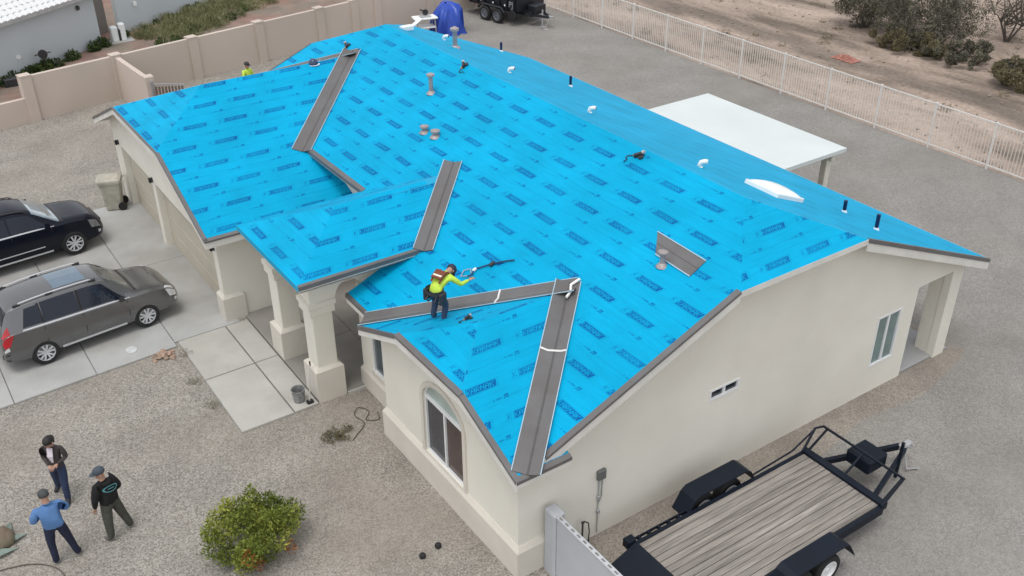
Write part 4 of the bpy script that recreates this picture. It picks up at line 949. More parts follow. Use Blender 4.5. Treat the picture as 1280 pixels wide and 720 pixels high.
# ------------------------------------------------------------------ neighbour's house and yard
NA = math.atan2(51.2-47.71, 10.5-5.16); nd = Vector((math.cos(NA), math.sin(NA), 0)); nn_ = Vector((-nd.y, nd.x, 0))
N0 = Vector((10.5, 51.2, 0))
nb = thing('neighbour_house', 'pale blue grey house with a white tiled roof beyond the perimeter wall', 'house', N0)
M_NW = mat('pale_blue_grey_stucco', (.53, .57, .585), .9, .03, .4, .2, 30)
M_NR = mat('taupe_recess_stucco', (.25, .225, .20), .9, .05, 1)
def nwall(s0, s1, off, z1, m, t_=.25, name='wall'):
    a = N0+nd*s0+nn_*off; b = N0+nd*s1+nn_*off; mb = MB()
    q = [a, b, b+nn_*t_, a+nn_*t_]; mb.rings([[tuple(p) for p in q], [tuple(p+Vector((0, 0, z1))) for p in q]]); return fixn(mb.build(name, m, nb))
nwall(-16, 0, 0, 2.75, M_NW); nwall(1.55, 16, .15, 2.9, M_NW); nwall(-.2, 1.8, 1.2, 2.75, M_NR, name='recess_wall')
a = N0; mb = MB(); q = [a+nn_*.25-nd*.2, a+nn_*.25, a+nn_*1.3, a+nn_*1.3-nd*.2]; mb.rings([[tuple(p) for p in q], [tuple(p+Vector((0, 0, 2.75))) for p in q]]); mb.build('wall', M_NR, nb)
M_TILE = mat('white_roof_tile', (.66, .665, .66), .7, .08, 3); 
e0 = N0-nn_*.55+Vector((0, 0, 2.62)); sl_ = (nn_+Vector((0, 0, .36))).normalized(); up_ = nd.cross(sl_).normalized()
mb = MB(); q = [e0-nd*16, e0+nd*.45, e0+nd*.45+sl_*8, e0-nd*16+sl_*8]
mb.rings([[tuple(p-up_*.18) for p in q], [tuple(p) for p in q]]); roofn = fixn(mb.build('roof', mat('white_eave_board', (.55, .56, .57), .7), nb))
tm = MB(); tv = []
seg = [(-.165, .0), (-.12, .035), (-.05, .055), (.05, .055), (.12, .035), (.165, .0)]
tm.add([(x, 0, z+.02) for x, z in seg]+[(x, .42, z) for x, z in seg]+[(x, 0, -.005) for x, z in seg], [(i, i+1, 7+i, 6+i) for i in range(5)]+[(12+i, 13+i, i+1, i) for i in range(5)])
tile0 = None; cnt = 0; rest = MB()
Mt = Matrix(((nd.x, sl_.x, up_.x), (nd.y, sl_.y, up_.y), (nd.z, sl_.z, up_.z))).to_4x4()
for r in range(9):
    for c in range(36):
        p = e0+nd*(.25-c*.335-.1*(r % 2))+sl_*(r*.37-.03)+up_*.012
        if cnt < 290:
            if tile0 is None: tile0 = tm.build('roof_tile', M_TILE, roofn, world=False); ob = tile0
            else: ob = bpy.data.objects.new('roof_tile', tile0.data); COL.objects.link(ob); ob.parent = roofn
            ob.matrix_basis = Matrix.Translation(p-parent_loc(roofn)) @ Mt; cnt += 1
        else:
            k0 = len(rest.v); rest.add(tm.v, tm.f); rest.xf(Matrix.Translation(p) @ Mt, k0)
rest.build('roof_tiles', M_TILE, roofn, kind='stuff')
def onw(s, z, off=0): return N0+nd*s+nn_*off+Vector((0, 0, z))
p = onw(-1.1, 2.05, -.07); MB().ell(tuple(p), (.1, .1, .12), 8, 6).build('wall_lamp', mat('dark_bronze', (.06, .055, .05), .5), nb)
p = onw(-5.1, .85, -.06); MB().lathe([(.11, 0), (.10, .05)], tuple(p), 12, axis='y').build('vent_cover', M_WHITEP, nb)
p = onw(2.8, 1.3, .08); MB().box(p.x-.08, p.x+.08, p.y-.06, p.y+.02, p.z-.1, p.z+.1).build('service_box', M_WHITEP, nb)
p = onw(5.6, 2.2, .1); mb = MB(); q = [p-nd*.4, p+nd*.4, p+nd*.4+nn_*.05, p-nd*.4+nn_*.05]; mb.rings([[tuple(x-Vector((0, 0, .35))) for x in q], [tuple(x+Vector((0, 0, .2))) for x in q]]); mb.build('window', M_GLASS, nb)
# things against the neighbour's wall
t = thing('hose_reel', 'dark hose reel on a stand against the neighbour pale wall', 'hose reel', onw(-4.15, 0, -.5))
MB().lathe([(.2, -.08), (.2, .08)], (0, 0, .75), 12, axis='y').build('reel', M_DARK, t, world=False); MB().tube([(0, 0, 0), (0, 0, .75)], .03, 6).build('stand', M_DARK, t, world=False); MB().bar((-.35, 0, .75), (.35, 0, .8), .04, .04).build('crank', M_DARK, t, world=False)
t = thing('ac_stub', 'black and white garden equipment lying at the left end of the neighbour wall', 'garden equipment', onw(-6.3, 0, -.7))
MB().bevbox(-.35, .2, -.2, .2, 0, .35, .03).build('motor', M_DARK, t, world=False); MB().bevbox(.2, .5, -.15, .15, 0, .22, .03).build('hood', M_WHITEP, t, world=False)
for s in (-1, 1): MB().lathe([(.12, -.02), (.12, .02)], (.3, s*.2, .12), 10, axis='y').build('wheel', M_BLACK, t, world=False)
t = thing('white_container', 'white container with a black lid in the recess of the neighbour house', 'container', onw(.7, 0, -.4))
MB().bevbox(-.3, .02, -.2, .2, .05, .75, .04).build('tub', M_WHITEP, t, world=False); MB().bevbox(.1, .4, -.15, .2, .05, .85, .04).build('sack', M_WHITEP, t, world=False); MB().bevbox(.0, .14, -.18, .15, .05, .6, .03).build('lid', M_DARK, t, world=False)
MB().bevbox(-.45, .7, -.45, .3, 0, .05, .02).build('base_slab', M_CONC, t, world=False)
M_GR = leafmat('grass_blades', (.08, .09, .03), (.36, .34, .19), (.20, .21, .10))
M_GG = leafmat('green_weeds', (.02, .04, .01), (.09, .13, .035))
cs = []
for k in range(420):
    s_ = random.uniform(.3, 15); o_ = random.uniform(-3.6, -.3)
    if o_ < -2.2 and random.random() < .5: continue
    p = onw(s_+1, 0, o_); cs.append((p.x, p.y, .10, random.uniform(.2, .5)))
o = leaves('tall_grass', cs, 52000, .19, M_GR, None, up=1.3, aspect=.09, kind='stuff'); tag(o, 'strip of dry grass along the neighbour house', 'grass')
cs = []
for k in range(70):
    s_ = random.uniform(-8, -.2) if k % 2 else random.uniform(.5, 15); p = onw(s_, 0, random.uniform(-.5, -.1) if s_ < 0 else random.choice((random.uniform(-.5, -.1), random.uniform(-3.4, -2.6)))); cs.append((p.x, p.y, .10, random.uniform(.12, .35)))
o = leaves('green_weeds', cs, 9000, .13, M_GG, None, up=.6, kind='stuff'); tag(o, 'dark green weeds along the foot of the neighbour wall', 'weeds')

# ------------------------------------------------------------------ blue tarp over a stack, work table
t = thing('tarp_covered_stack', 'tall stack under a gathered royal blue tarp by the perimeter wall', 'tarp', (25.55, 43.1, 0))
n = 40; R_ = []
for z, r in ((0, 1.0), (.3, .95), (.7, .90), (1.0, .80), (1.25, .60), (1.38, .35), (1.43, .06)):
    R_.append([((r*(1+(.10*math.sin(11*2*PI*i/n+z)+.09*math.sin(3*2*PI*i/n+z*2))*(1.2-z*.4)))*math.cos(2*PI*i/n)*.85, (r*(1+(.10*math.sin(11*2*PI*i/n+z)+.05*math.sin(5*2*PI*i/n))*(1.2-z*.4)))*math.sin(2*PI*i/n)*.85, z) for i in range(n)])
R_ = [[(p[0]+.16*p[2]*math.sin(1.3*p[2])-.12*p[2]+.07*math.sin(6*p[1]+3*p[2]), p[1]+.12*p[2]+.06*math.sin(7*p[0]-4*p[2]), p[2]*(1+.07*math.sin(4*p[0]+3*p[1]))) for p in r] for r in R_]
MB().rings(R_, False).build('tarp', mat('royal_blue_tarp', (.012, .055, .36), .35, .2, 4), t, smooth=True, world=False)
t = thing('work_table', 'white work table with tools beside the blue tarp', 'table', (24.3, 43.3, 0), -.25)
MB().bevbox(-.6, .6, -.35, .35, .85, .91, .015).build('table_top', M_WHITEP, t, world=False)
for sx in (-1, 1):
    for sy in (-1, 1): MB().bar((sx*.5, sy*.28, 0), (sx*.45, sy*.25, .86), .05, .05).build('leg', M_GALV, t, world=False)
MB().bevbox(-.5, .5, -.3, .3, .4, .46, .01).build('shelf', M_WHITEP, t, world=False)
t2 = thing('chop_saw', 'small grey saw standing on the white work table', 'saw', (24.35, 43.3, .91), -.2)
MB().bevbox(-.3, .25, -.2, .2, 0, .08, .02).build('base', M_GALV, t2, world=False); MB().lathe([(.15, -.03), (.15, .03)], (0, 0, .22), 14, axis='y').build('blade_guard', M_DARK, t2, world=False); MB().bar((0, 0, .25), (-.28, 0, .38), .06, .06).build('handle', M_DARK, t2, world=False)
t = thing('plank', 'long white board leaning down from the white work table', 'board', (23.2, 42.8, 0)); MB().bar((-.9, -.5, .5), (.75, .25, .93), .22, .04).build('board', M_WHITEP, t, world=False)

# ------------------------------------------------------------------ black dump trailer at the top
TA = math.radians(-78)
t = thing('dump_trailer', 'black tandem axle dump trailer loaded with timber at the top of the yard', 'trailer', (29.62, 43.1, 0), TA)
M_BLK = mat('black_trailer_paint', (.012, .013, .018), .4, .2, 3)
# local x forward (towards the hitch), y left
bx0, bx1 = -2.9, 1.15
mb = MB(); mb.rings([[(bx0, -1, .75), (bx1, -1, .75), (bx1, 1, .75), (bx0, 1, .75)], [(bx0, -1.02, 1.40), (bx1, -1.02, 1.40), (bx1, 1.02, 1.40), (bx0, 1.02, 1.40)], [(bx0+.07, -.95, 1.40), (bx1-.07, -.95, 1.40), (bx1-.07, .95, 1.40), (bx0+.07, .95, 1.40)], [(bx0+.07, -.95, .85), (bx1-.07, -.95, .85), (bx1-.07, .95, .85), (bx0+.07, .95, .85)]])
mb.build('dump_box', M_BLK, t, world=False)
for k in range(8):
    for s in (-1, 1): MB().box(bx0+.06+k*.54, bx0+.13+k*.54, min(s*1.02, s*1.09), max(s*1.02, s*1.09), .75, 1.40).build('side_rib', M_BLK, t, world=False)
MB().box(bx0, 1.7, -.5, -.38, .5, .74).build('frame_rail', M_BLK, t, world=False); MB().box(bx0, 1.7, .38, .5, .5, .74).build('frame_rail', M_BLK, t, world=False)
def rim_wheel(t, c, r, w_, m_r, spokes=0, n=24):
    wl = MB().torus([(r*.62, -w_/2), (r*.93, -w_/2), (r, -w_*.3), (r, w_*.3), (r*.93, w_/2), (r*.62, w_/2), (r*.58, 0)], c, n).build('wheel', M_BLACK, t, smooth=False, world=False)
    for q in (1, -1): MB().lathe([(r*.61, -q*w_*.35), (r*.64, q*w_*.52), (r*.56, q*w_*.54), (r*.50, q*w_*.3), (r*.16, q*w_*.3), (r*.12, q*w_*.45)], c, n, axis='y').build('rim', m_r, wl, world=False)
    return wl
M_RIMW = mat('white_steel_rim', (.7, .7, .7), .4, .08, 6)
for x in (-1.0, -.1):
    for s in (-1, 1): rim_wheel(t, (x, s*1.16, .38), .38, .22, mat('grey_steel_rim', (.12, .13, .145), .4))
for s in (-1, 1): MB().tube([(-1.5, s*1.18, .62), (-1.25, s*1.18, .84), (.15, s*1.18, .84), (.4, s*1.18, .62)], .07, 6).build('mudguard', M_BLK, t, world=False)
for s in (-1, 1): MB().bar((1.3, s*.55, .6), (2.45, s*.06, .55), .1, .12).build('drawbar', M_BLK, t, world=False)
MB().bevbox(1.3, 1.85, -.4, .4, .62, 1.05, .03).build('tool_box', M_BLK, t, world=False)
MB().bevbox(2.4, 2.7, -.06, .06, .5, .62, .02).build('coupler', M_GALV, t, world=False); MB().tube([(2.15, -.2, .1), (2.15, -.2, .9)], .04, 8).build('jack', M_GALV, t, world=False)
MB().lathe([(.12, 0), (.12, .02)], (2.15, -.2, .02), 12).build('jack_foot', M_GALV, t, world=False)
MB().tube([(2.5, -.1, .5), (2.45, -.25, .1), (2.3, -.4, .03), (2.5, -.5, .03), (2.65, -.35, .03)], .02, 5).build('safety_chain', M_GALV, t, world=False)
for x in (-1.4, -.5, .35): MB().ell((x, -1.11, .98), (.05, .02, .05), 8, 5).build('marker_lamp', M_WHITEP, t, world=False)
MB().lathe([(.26, -.05), (.26, .05)], (.85, -1.10, .55), 20, axis='y').build('spare_tyre', M_BLACK, t, world=False)
M_LUM = mat('plywood', (.45, .33, .20), .8, .15, 4)
ps = thing('plywood_stack', 'stack of plywood sheets lying in the black dump trailer', 'plywood', (29.62, 43.1, 1.25), TA)
for k in range(6):
    o = MB().box(-2.5, .95, -.85, .85, 0, .025).build('plywood_sheet', M_LUM, ps, world=False); o.location = (0, 0, k*.034); o.rotation_euler = (0, 0, random.uniform(-.02, .02))
cu = bpy.data.curves.new('txt', 'FONT'); cu.body = 'PJ'; cu.size = .42; cu.extrude = .004; tx = bpy.data.objects.new('txt', cu); COL.objects.link(tx)
dg = bpy.context.evaluated_depsgraph_get(); me = bpy.data.meshes.new_from_object(tx.evaluated_get(dg)); me.materials.clear(); me.materials.append(mat('grey_decal', (.30, .32, .34), .5))
bpy.data.objects.remove(tx); o = bpy.data.objects.new('lettering', me); COL.objects.link(o); o.parent = t; o.rotation_euler = (PI/2, 0, 0); o.location = (.55, -1.035, .92)

# ------------------------------------------------------------------ flatbed car trailer by the side wall
t = thing('flatbed_trailer', 'black flatbed car trailer with a weathered plank deck beside the house', 'trailer', (12.0, 9.04, 0))
M_PL = mat('weathered_plank', (.26, .238, .212), .85, .30, 2.5, .3, 20, tint=(.205, .185, .165), fine=.18, fscale=9)
def setstretch(m):
    for nd_ in m.node_tree.nodes:
        if nd_.type == 'TEX_NOISE':
            mp = m.node_tree.nodes.new('ShaderNodeMapping'); mp.inputs['Scale'].default_value = (.22, 3.0, 1)
            for l in list(nd_.inputs['Vector'].links): src = l.from_socket; m.node_tree.links.remove(l); m.node_tree.links.new(src, mp.inputs[0]); oi = m.node_tree.nodes.new('ShaderNodeObjectInfo'); ml = m.node_tree.nodes.new('ShaderNodeMath'); ml.operation = 'MULTIPLY'; ml.inputs[1].default_value = 60; m.node_tree.links.new(oi.outputs['Random'], ml.inputs[0]); m.node_tree.links.new(ml.outputs[0], mp.inputs['Location'])
            m.node_tree.links.new(mp.outputs[0], nd_.inputs['Vector'])
setstretch(M_PL)
NAVYB = mat('dark_navy_trailer_steel', (.005, .009, .018), .5, .2, 2, spec=.25)
NPL = 13; w0 = 1.92/NPL
for k in range(NPL):
    y = 8.09+k*w0; xs_ = [9.70, 14.30]
    o = MB().bevbox(-2.3, 2.3, -w0/2+.006, w0/2-.006, 0, .04, .006).build('deck_plank', M_PL, t, world=False); o.location = (0, y+w0/2-9.04, .60+random.uniform(-.004, .004))
for y in (8.03, 10.05): MB().box(9.7, 14.35, y-.04, y+.04, .45, .645).build('side_rail', NAVYB, t)
for k in range(9): MB().box(9.9+k*.5, 9.97+k*.5, 8.07, 10.01, .50, .595).build('cross_member', NAVYB, t)
mb = MB(); mb.rings([[(9.0, 8.0, .30), (9.70, 8.0, .58), (9.70, 10.08, .58), (9.0, 10.08, .30)], [(9.0, 8.0, .36), (9.70, 8.0, .64), (9.70, 10.08, .64), (9.0, 10.08, .36)]]); mb.build('beaver_tail', NAVYB, t)
MB().bevbox(9.50, 9.72, 10.09, 10.26, .52, .70, .02).build('ramp_catch', NAVYB, t)
for z, in ((.60,),):
    MB().bar((9.75, 10.18, z), (11.25, 10.18, z), .03, .05).build('rub_rail', NAVYB, t)
for k in range(6): MB().box(9.8+k*.25, 9.85+k*.25, 10.09, 10.17, .56, .64).build('stake_pocket', NAVYB, t)
MB().box(14.30, 14.46, 8.0, 10.08, .55, .70).build('front_sill', NAVYB, t)
for s, y0 in ((1, 10.09), (-1, 7.99)):
    y1 = y0+s*.42; ya, yb = min(y0, y1), max(y0, y1)
    mb = MB(); prof = [(11.02, .50), (11.22, .84), (11.34, .92), (12.66, .92), (12.78, .84), (12.98, .50)]
    lo = [(x, z-.02) for x, z in prof]
    pp = prof+[(x-.0, z-.035) for x, z in prof[::-1]]
    prism(mb, pp, [], lambda u, v: (u, ya, v), lambda u, v: (u, yb, v)); fixn(mb.build('fender', NAVYB, t))
    for x in (11.62, 12.38):
        rim_wheel(t, (x-12.0, (y0+s*.23)-9.04, .34), .34, .21, M_RIMW)
# front rail frame, drawbar, jack and winch box
q = [(14.42, 10.12), (14.95, 10.12)]
MB().tube([(14.30, 10.05, .66), (14.75, 10.16, 1.02), (14.95, 10.10, 1.02), (14.95, 8.05, 1.02), (14.30, 8.02, .66)], .03, 6).build('front_rail', NAVYB, t)
MB().tube([(12.9, 10.12, .68), (14.10, 10.16, .70), (14.75, 10.16, 1.0)], .022, 6).build('side_tube', NAVYB, t)
for y in (10.0, 9.05, 8.1): MB().bar((14.42, y, .66), (14.95, y, 1.0), .04, .04).build('rail_strut', NAVYB, t)
for s in (-1, 1): MB().bar((14.3, 9.04+s*.75, .5), (16.35, 9.04+s*.07, .48), .09, .12).build('drawbar', NAVYB, t)
MB().bevbox(14.95, 15.55, 8.85, 9.45, .55, .85, .03).build('battery_box', NAVYB, t)
MB().bevbox(16.3, 16.65, 8.97, 9.11, .44, .56, .02).build('coupler', M_GALV, t)
MB().tube([(15.85, 8.75, .12), (15.85, 8.75, 1.05)], .04, 8).build('jack', NAVYB, t); MB().tube([(15.85, 8.75, 1.03), (15.85, 8.55, 1.05), (15.85, 8.55, 1.15)], .014, 6).build('jack_crank', M_GALV, t)
MB().tube([(16.4, 9.0, .45), (16.3, 8.8, .1), (16.6, 8.7, .03)], .02, 5).build('safety_chain', M_GALV, t)
#PART3

# ------------------------------------------------------------------ cars
def cr1(P, x):
    """Catmull-Rom-like monotone interpolation through (x, values...) rows"""
    P = np.array(P); xs = P[:, 0]; i = int(np.clip(np.searchsorted(xs, x)-1, 0, len(xs)-2))
    h = xs[i+1]-xs[i]; t = (x-xs[i])/h
    def slope_(j):
        if j <= 0 or j >= len(xs)-1: j2 = min(max(j, 0), len(xs)-1); a = max(j2-1, 0); b = min(j2+1, len(xs)-1); return (P[b, 1:]-P[a, 1:])/(xs[b]-xs[a])
        d0 = (P[j, 1:]-P[j-1, 1:])/(xs[j]-xs[j-1]); d1 = (P[j+1, 1:]-P[j, 1:])/(xs[j+1]-xs[j])
        return np.where(d0*d1 > 0, 2*d0*d1/(np.where(d0+d1 == 0, 1, d0+d1)), 0)
    m0, m1 = slope_(i), slope_(i+1); t2, t3 = t*t, t*t*t
    return (2*t3-3*t2+1)*P[i, 1:]+(t3-2*t2+t)*h*m0+(-2*t3+3*t2)*P[i+1, 1:]+(t3-t2)*h*m1
def make_car(name, label, loc, rz, ST, ax, wr, paint, bits):
    """ST rows: x, z bottom, half width at sill, z mid, w mid, z belt, w belt, z shoulder (roof edge), w shoulder, z top"""
    root = thing(name, label, 'car', loc, rz)
    x0, x1 = ST[0][0], ST[-1][0]
    def ring(x):
        zb, ws, zm, wm, zk, wk, zs, wsd, zt = cr1(ST, x)
        return [(0, zb), (ws*.9, zb), (ws, zb+.07), (wm, zm), (wk, zk), (wk-.02+(wsd-wk+.02)*.02, zk+.012), (wsd, zs), (wsd*.86, zs+(zt-zs)*.62), (wsd*.5, zt-.012), (0, zt)]
    NV = 10
    def Sf(x, v, side=1):
        r = ring(x); i = min(int(v), NV-2); t = v-i; y = r[i][0]*(1-t)+r[i+1][0]*t; z = r[i][1]*(1-t)+r[i+1][1]*t; return Vector((x, side*y, z))
    xs = sorted(set([x0+(x1-x0)*i/74 for i in range(75)]+[s[0] for s in ST]))
    mb = MB(); R = []
    for x in xs:
        r = ring(x); sub = []
        for i in range(NV-1):
            for t in ((0, .5) if i in (2, 3, 5, 7) else (0,)): sub.append((r[i][0]*(1-t)+r[i+1][0]*t, r[i][1]*(1-t)+r[i+1][1]*t, i, t))
        sub.append((0, r[-1][1], NV-1, 0))
        # round the side between sill and belt a little
        pts = [(x, y+(.012 if (i in (2, 3) and t == .5) else 0), z) for y, z, i, t in sub]
        R.append(pts+[(p[0], -p[1], p[2]) for p in pts[-2:0:-1]])
    mb.rings(R, True)
    body = mb.build('body', [paint, M_DARK], root, world=False); fixn(body)
    cut = MB()
    for a in ax:
        for s in (-1, 1): cut.lathe([(wr*1.17, -.30), (wr*1.17, .30)], (a, s*.86, wr*.98), 28, axis='y')
    co = cut.build('cut', M_DARK, None); fixn(co)
    md = body.modifiers.new('b', 'BOOLEAN'); md.object = co; md.operation = 'DIFFERENCE'; md.solver = 'EXACT'
    try: md.material_mode = 'TRANSFER'
    except Exception: pass
    bpy.context.view_layer.update()
    dg = bpy.context.evaluated_depsgraph_get(); me = bpy.data.meshes.new_from_object(body.evaluated_get(dg)); body.modifiers.clear(); body.data = me
    bpy.data.objects.remove(co)
    for p in me.polygons: p.use_smooth = True
    try:
        me.set_sharp_from_angle(angle=math.radians(32))
    except Exception: pass
    def patch(nm, xa, xb, va, vb, m, off=.006, side=1, nx=10, nv=4, skew=(0, 0, 0, 0), par=body, lab=None, both=False):
        """skew: x offsets at (xa,va),(xb,va),(xa,vb),(xb,vb)"""
        out = []
        for sd in ((1, -1) if both else (side,)):
            m_ = MB(); v = []
            for lay in (0, 1):
                for i in range(nx+1):
                    for j in range(nv+1):
                        u = i/nx; w_ = j/nv
                        xx = (xa+skew[0])*(1-u)*(1-w_)+(xb+skew[1])*u*(1-w_)+(xa+skew[2])*(1-u)*w_+(xb+skew[3])*u*w_
                        vv = va+(vb-va)*w_; xx = min(max(xx, x0+.005), x1-.005)
                        p = Sf(xx, vv, sd); e = 1e-2
                        tx_ = Sf(min(xx+e, x1-.001), vv, sd)-Sf(max(xx-e, x0+.001), vv, sd); tv = Sf(xx, min(vv+.05, NV-1.001), sd)-Sf(xx, max(vv-.05, 0), sd)
                        n_ = tx_.cross(tv)
                        if sd > 0: n_ = n_
                        n_ = n_.normalized() if n_.length > 1e-9 else Vector((0, 0, 1))
                        c_ = Vector((xx, 0, p.z-.4*(1 if vv > 4 else 0)))
                        if n_.dot(p-c_) < 0: n_ = -n_
                        v.append(tuple(p+n_*(off if lay else -.004)))
            n1 = (nx+1)*(nv+1); f = []
            for i in range(nx):
                for j in range(nv):
                    a = i*(nv+1)+j; q = (a, a+nv+1, a+nv+2, a+1); f.append(tuple(n1+k for k in q))
            bd = [i*(nv+1) for i in range(nx+1)]+[nx*(nv+1)+j for j in range(1, nv+1)]+[i*(nv+1)+nv for i in range(nx-1, -1, -1)]+[j for j in range(nv-1, 0, -1)]
            for k in range(len(bd)): a, b = bd[k], bd[(k+1) % len(bd)]; f.append((a, b, n1+b, n1+a))
            m_.add(v, f); o = m_.build(nm, m, par, world=False); fixn(o)
            if lab: o['label'] = lab
            out.append(o)
        return out[0]
    bits(root, body, patch, Sf)
    return root
M_CARGL = mat('tinted_car_glass', (.006, .010, .022), .08, .15, 2, spec=.45)
M_WSGL = mat('windscreen_glass', (.05, .06, .065), .05, .3, 1.5, spec=1.0, coat=.6)
M_CHROME = mat('chrome_trim', (.60, .61, .63), .3, .03, 4, metal=.3)
M_TAIL = mat('red_tail_lamp', (.42, .012, .02), .12, .1, 6, coat=.5)
M_HEAD = mat('head_lamp', (.55, .56, .56), .1, .15, 8, coat=.6)
M_SEAM = mat('panel_gap', (.01, .01, .01), .8, .05)
def car_wheel(t, c, r, w_, side, ns=5, twin=True, face='dark'):
    out = side
    L_ = [(r*.64, -w_/2), (r*.92, -w_/2), (r, -w_*.32), (r, w_*.32), (r*.92, w_/2), (r*.64, w_/2), (r*.62, 0)]
    wl = MB().torus(L_, c, 36).build('wheel', M_BLACK, t, world=False)
    y = c[1]; s = out
    # lathe 'y' runs z-profile along +y with offset sign; build rim explicitly
    mb = MB(); n = 36
    def rg(rad, dy): return [(c[0]+rad*math.cos(2*PI*i/n), y+s*dy, c[2]+rad*math.sin(2*PI*i/n)) for i in range(n)]
    mb.rings([rg(r*.61, w_*.46), rg(r*.65, w_*.51), rg(r*.66, w_*.46)], False)
    mb.rings([rg(r*.61, w_*.46), rg(r*.58, w_*.1)], False)
    mb.build('rim', M_CHROME, wl, world=False)
    mb = MB(); mb.rings([rg(r*.62, w_*.12), rg(r*.01, w_*.10)], False); mb.build('hub_face', M_BLACK, wl, world=False)
    for k in range(ns):
        a = 2*PI*k/ns+.3
        for da in ((-.16, .16) if twin else (0,)):
            m_ = MB(); p0 = Vector((c[0]+r*.12*math.cos(a+da*1.2), y+s*w_*.38, c[2]+r*.12*math.sin(a+da*1.2))); p1 = Vector((c[0]+r*.62*math.cos(a+da*1.7), y+s*w_*.47, c[2]+r*.62*math.sin(a+da*1.7)))
            m_.bar(p0, p1, .045 if twin else .07, .03, up=(0, s, 0)); m_.build('spoke', M_CHROME, wl, world=False)
    MB().tube([(c[0], y+s*w_*.3, c[2]), (c[0], y+s*w_*.43, c[2])], r*.13, 12).build('hub_cap', M_CHROME, wl, world=False)
    return wl
# x runs from the tail (0) to the nose; rows: x, zb, ws, zm, wm, zk, wk, zs, wsd, zt
SUV = [(0.00, .42, .60, .58, .66, .74, .64, .78, .55, .80), (.05, .36, .78, .60, .84, .82, .80, .88, .68, .90), (.14, .33, .84, .62, .88, 1.00, .82, 1.10, .68, 1.12),
       (.26, .31, .86, .62, .895, 1.05, .84, 1.36, .64, 1.38), (.40, .29, .865, .62, .90, 1.06, .85, 1.53, .60, 1.58), (.70, .26, .87, .61, .90, 1.05, .86, 1.58, .60, 1.655), (1.5, .25, .87, .60, .90, 1.03, .87, 1.62, .61, 1.70),
       (2.3, .25, .87, .60, .90, 1.01, .87, 1.61, .61, 1.69), (2.75, .25, .87, .60, .90, 1.00, .87, 1.54, .60, 1.62), (3.10, .25, .87, .60, .90, .99, .87, 1.32, .66, 1.40), (3.45, .25, .87, .60, .90, .98, .87, 1.07, .74, 1.13),
       (3.62, .26, .87, .60, .90, .97, .86, 1.02, .74, 1.06), (4.00, .28, .865, .60, .89, .93, .84, .97, .72, 1.01), (4.30, .30, .84, .58, .87, .86, .80, .90, .68, .94), (4.48, .33, .77, .55, .80, .74, .74, .79, .62, .82), (4.60, .38, .60, .52, .62, .62, .58, .66, .50, .67)]
M_GREY = mat('dark_grey_metallic_paint', (.15, .15, .152), .26, .04, 2, metal=.65, coat=.8)
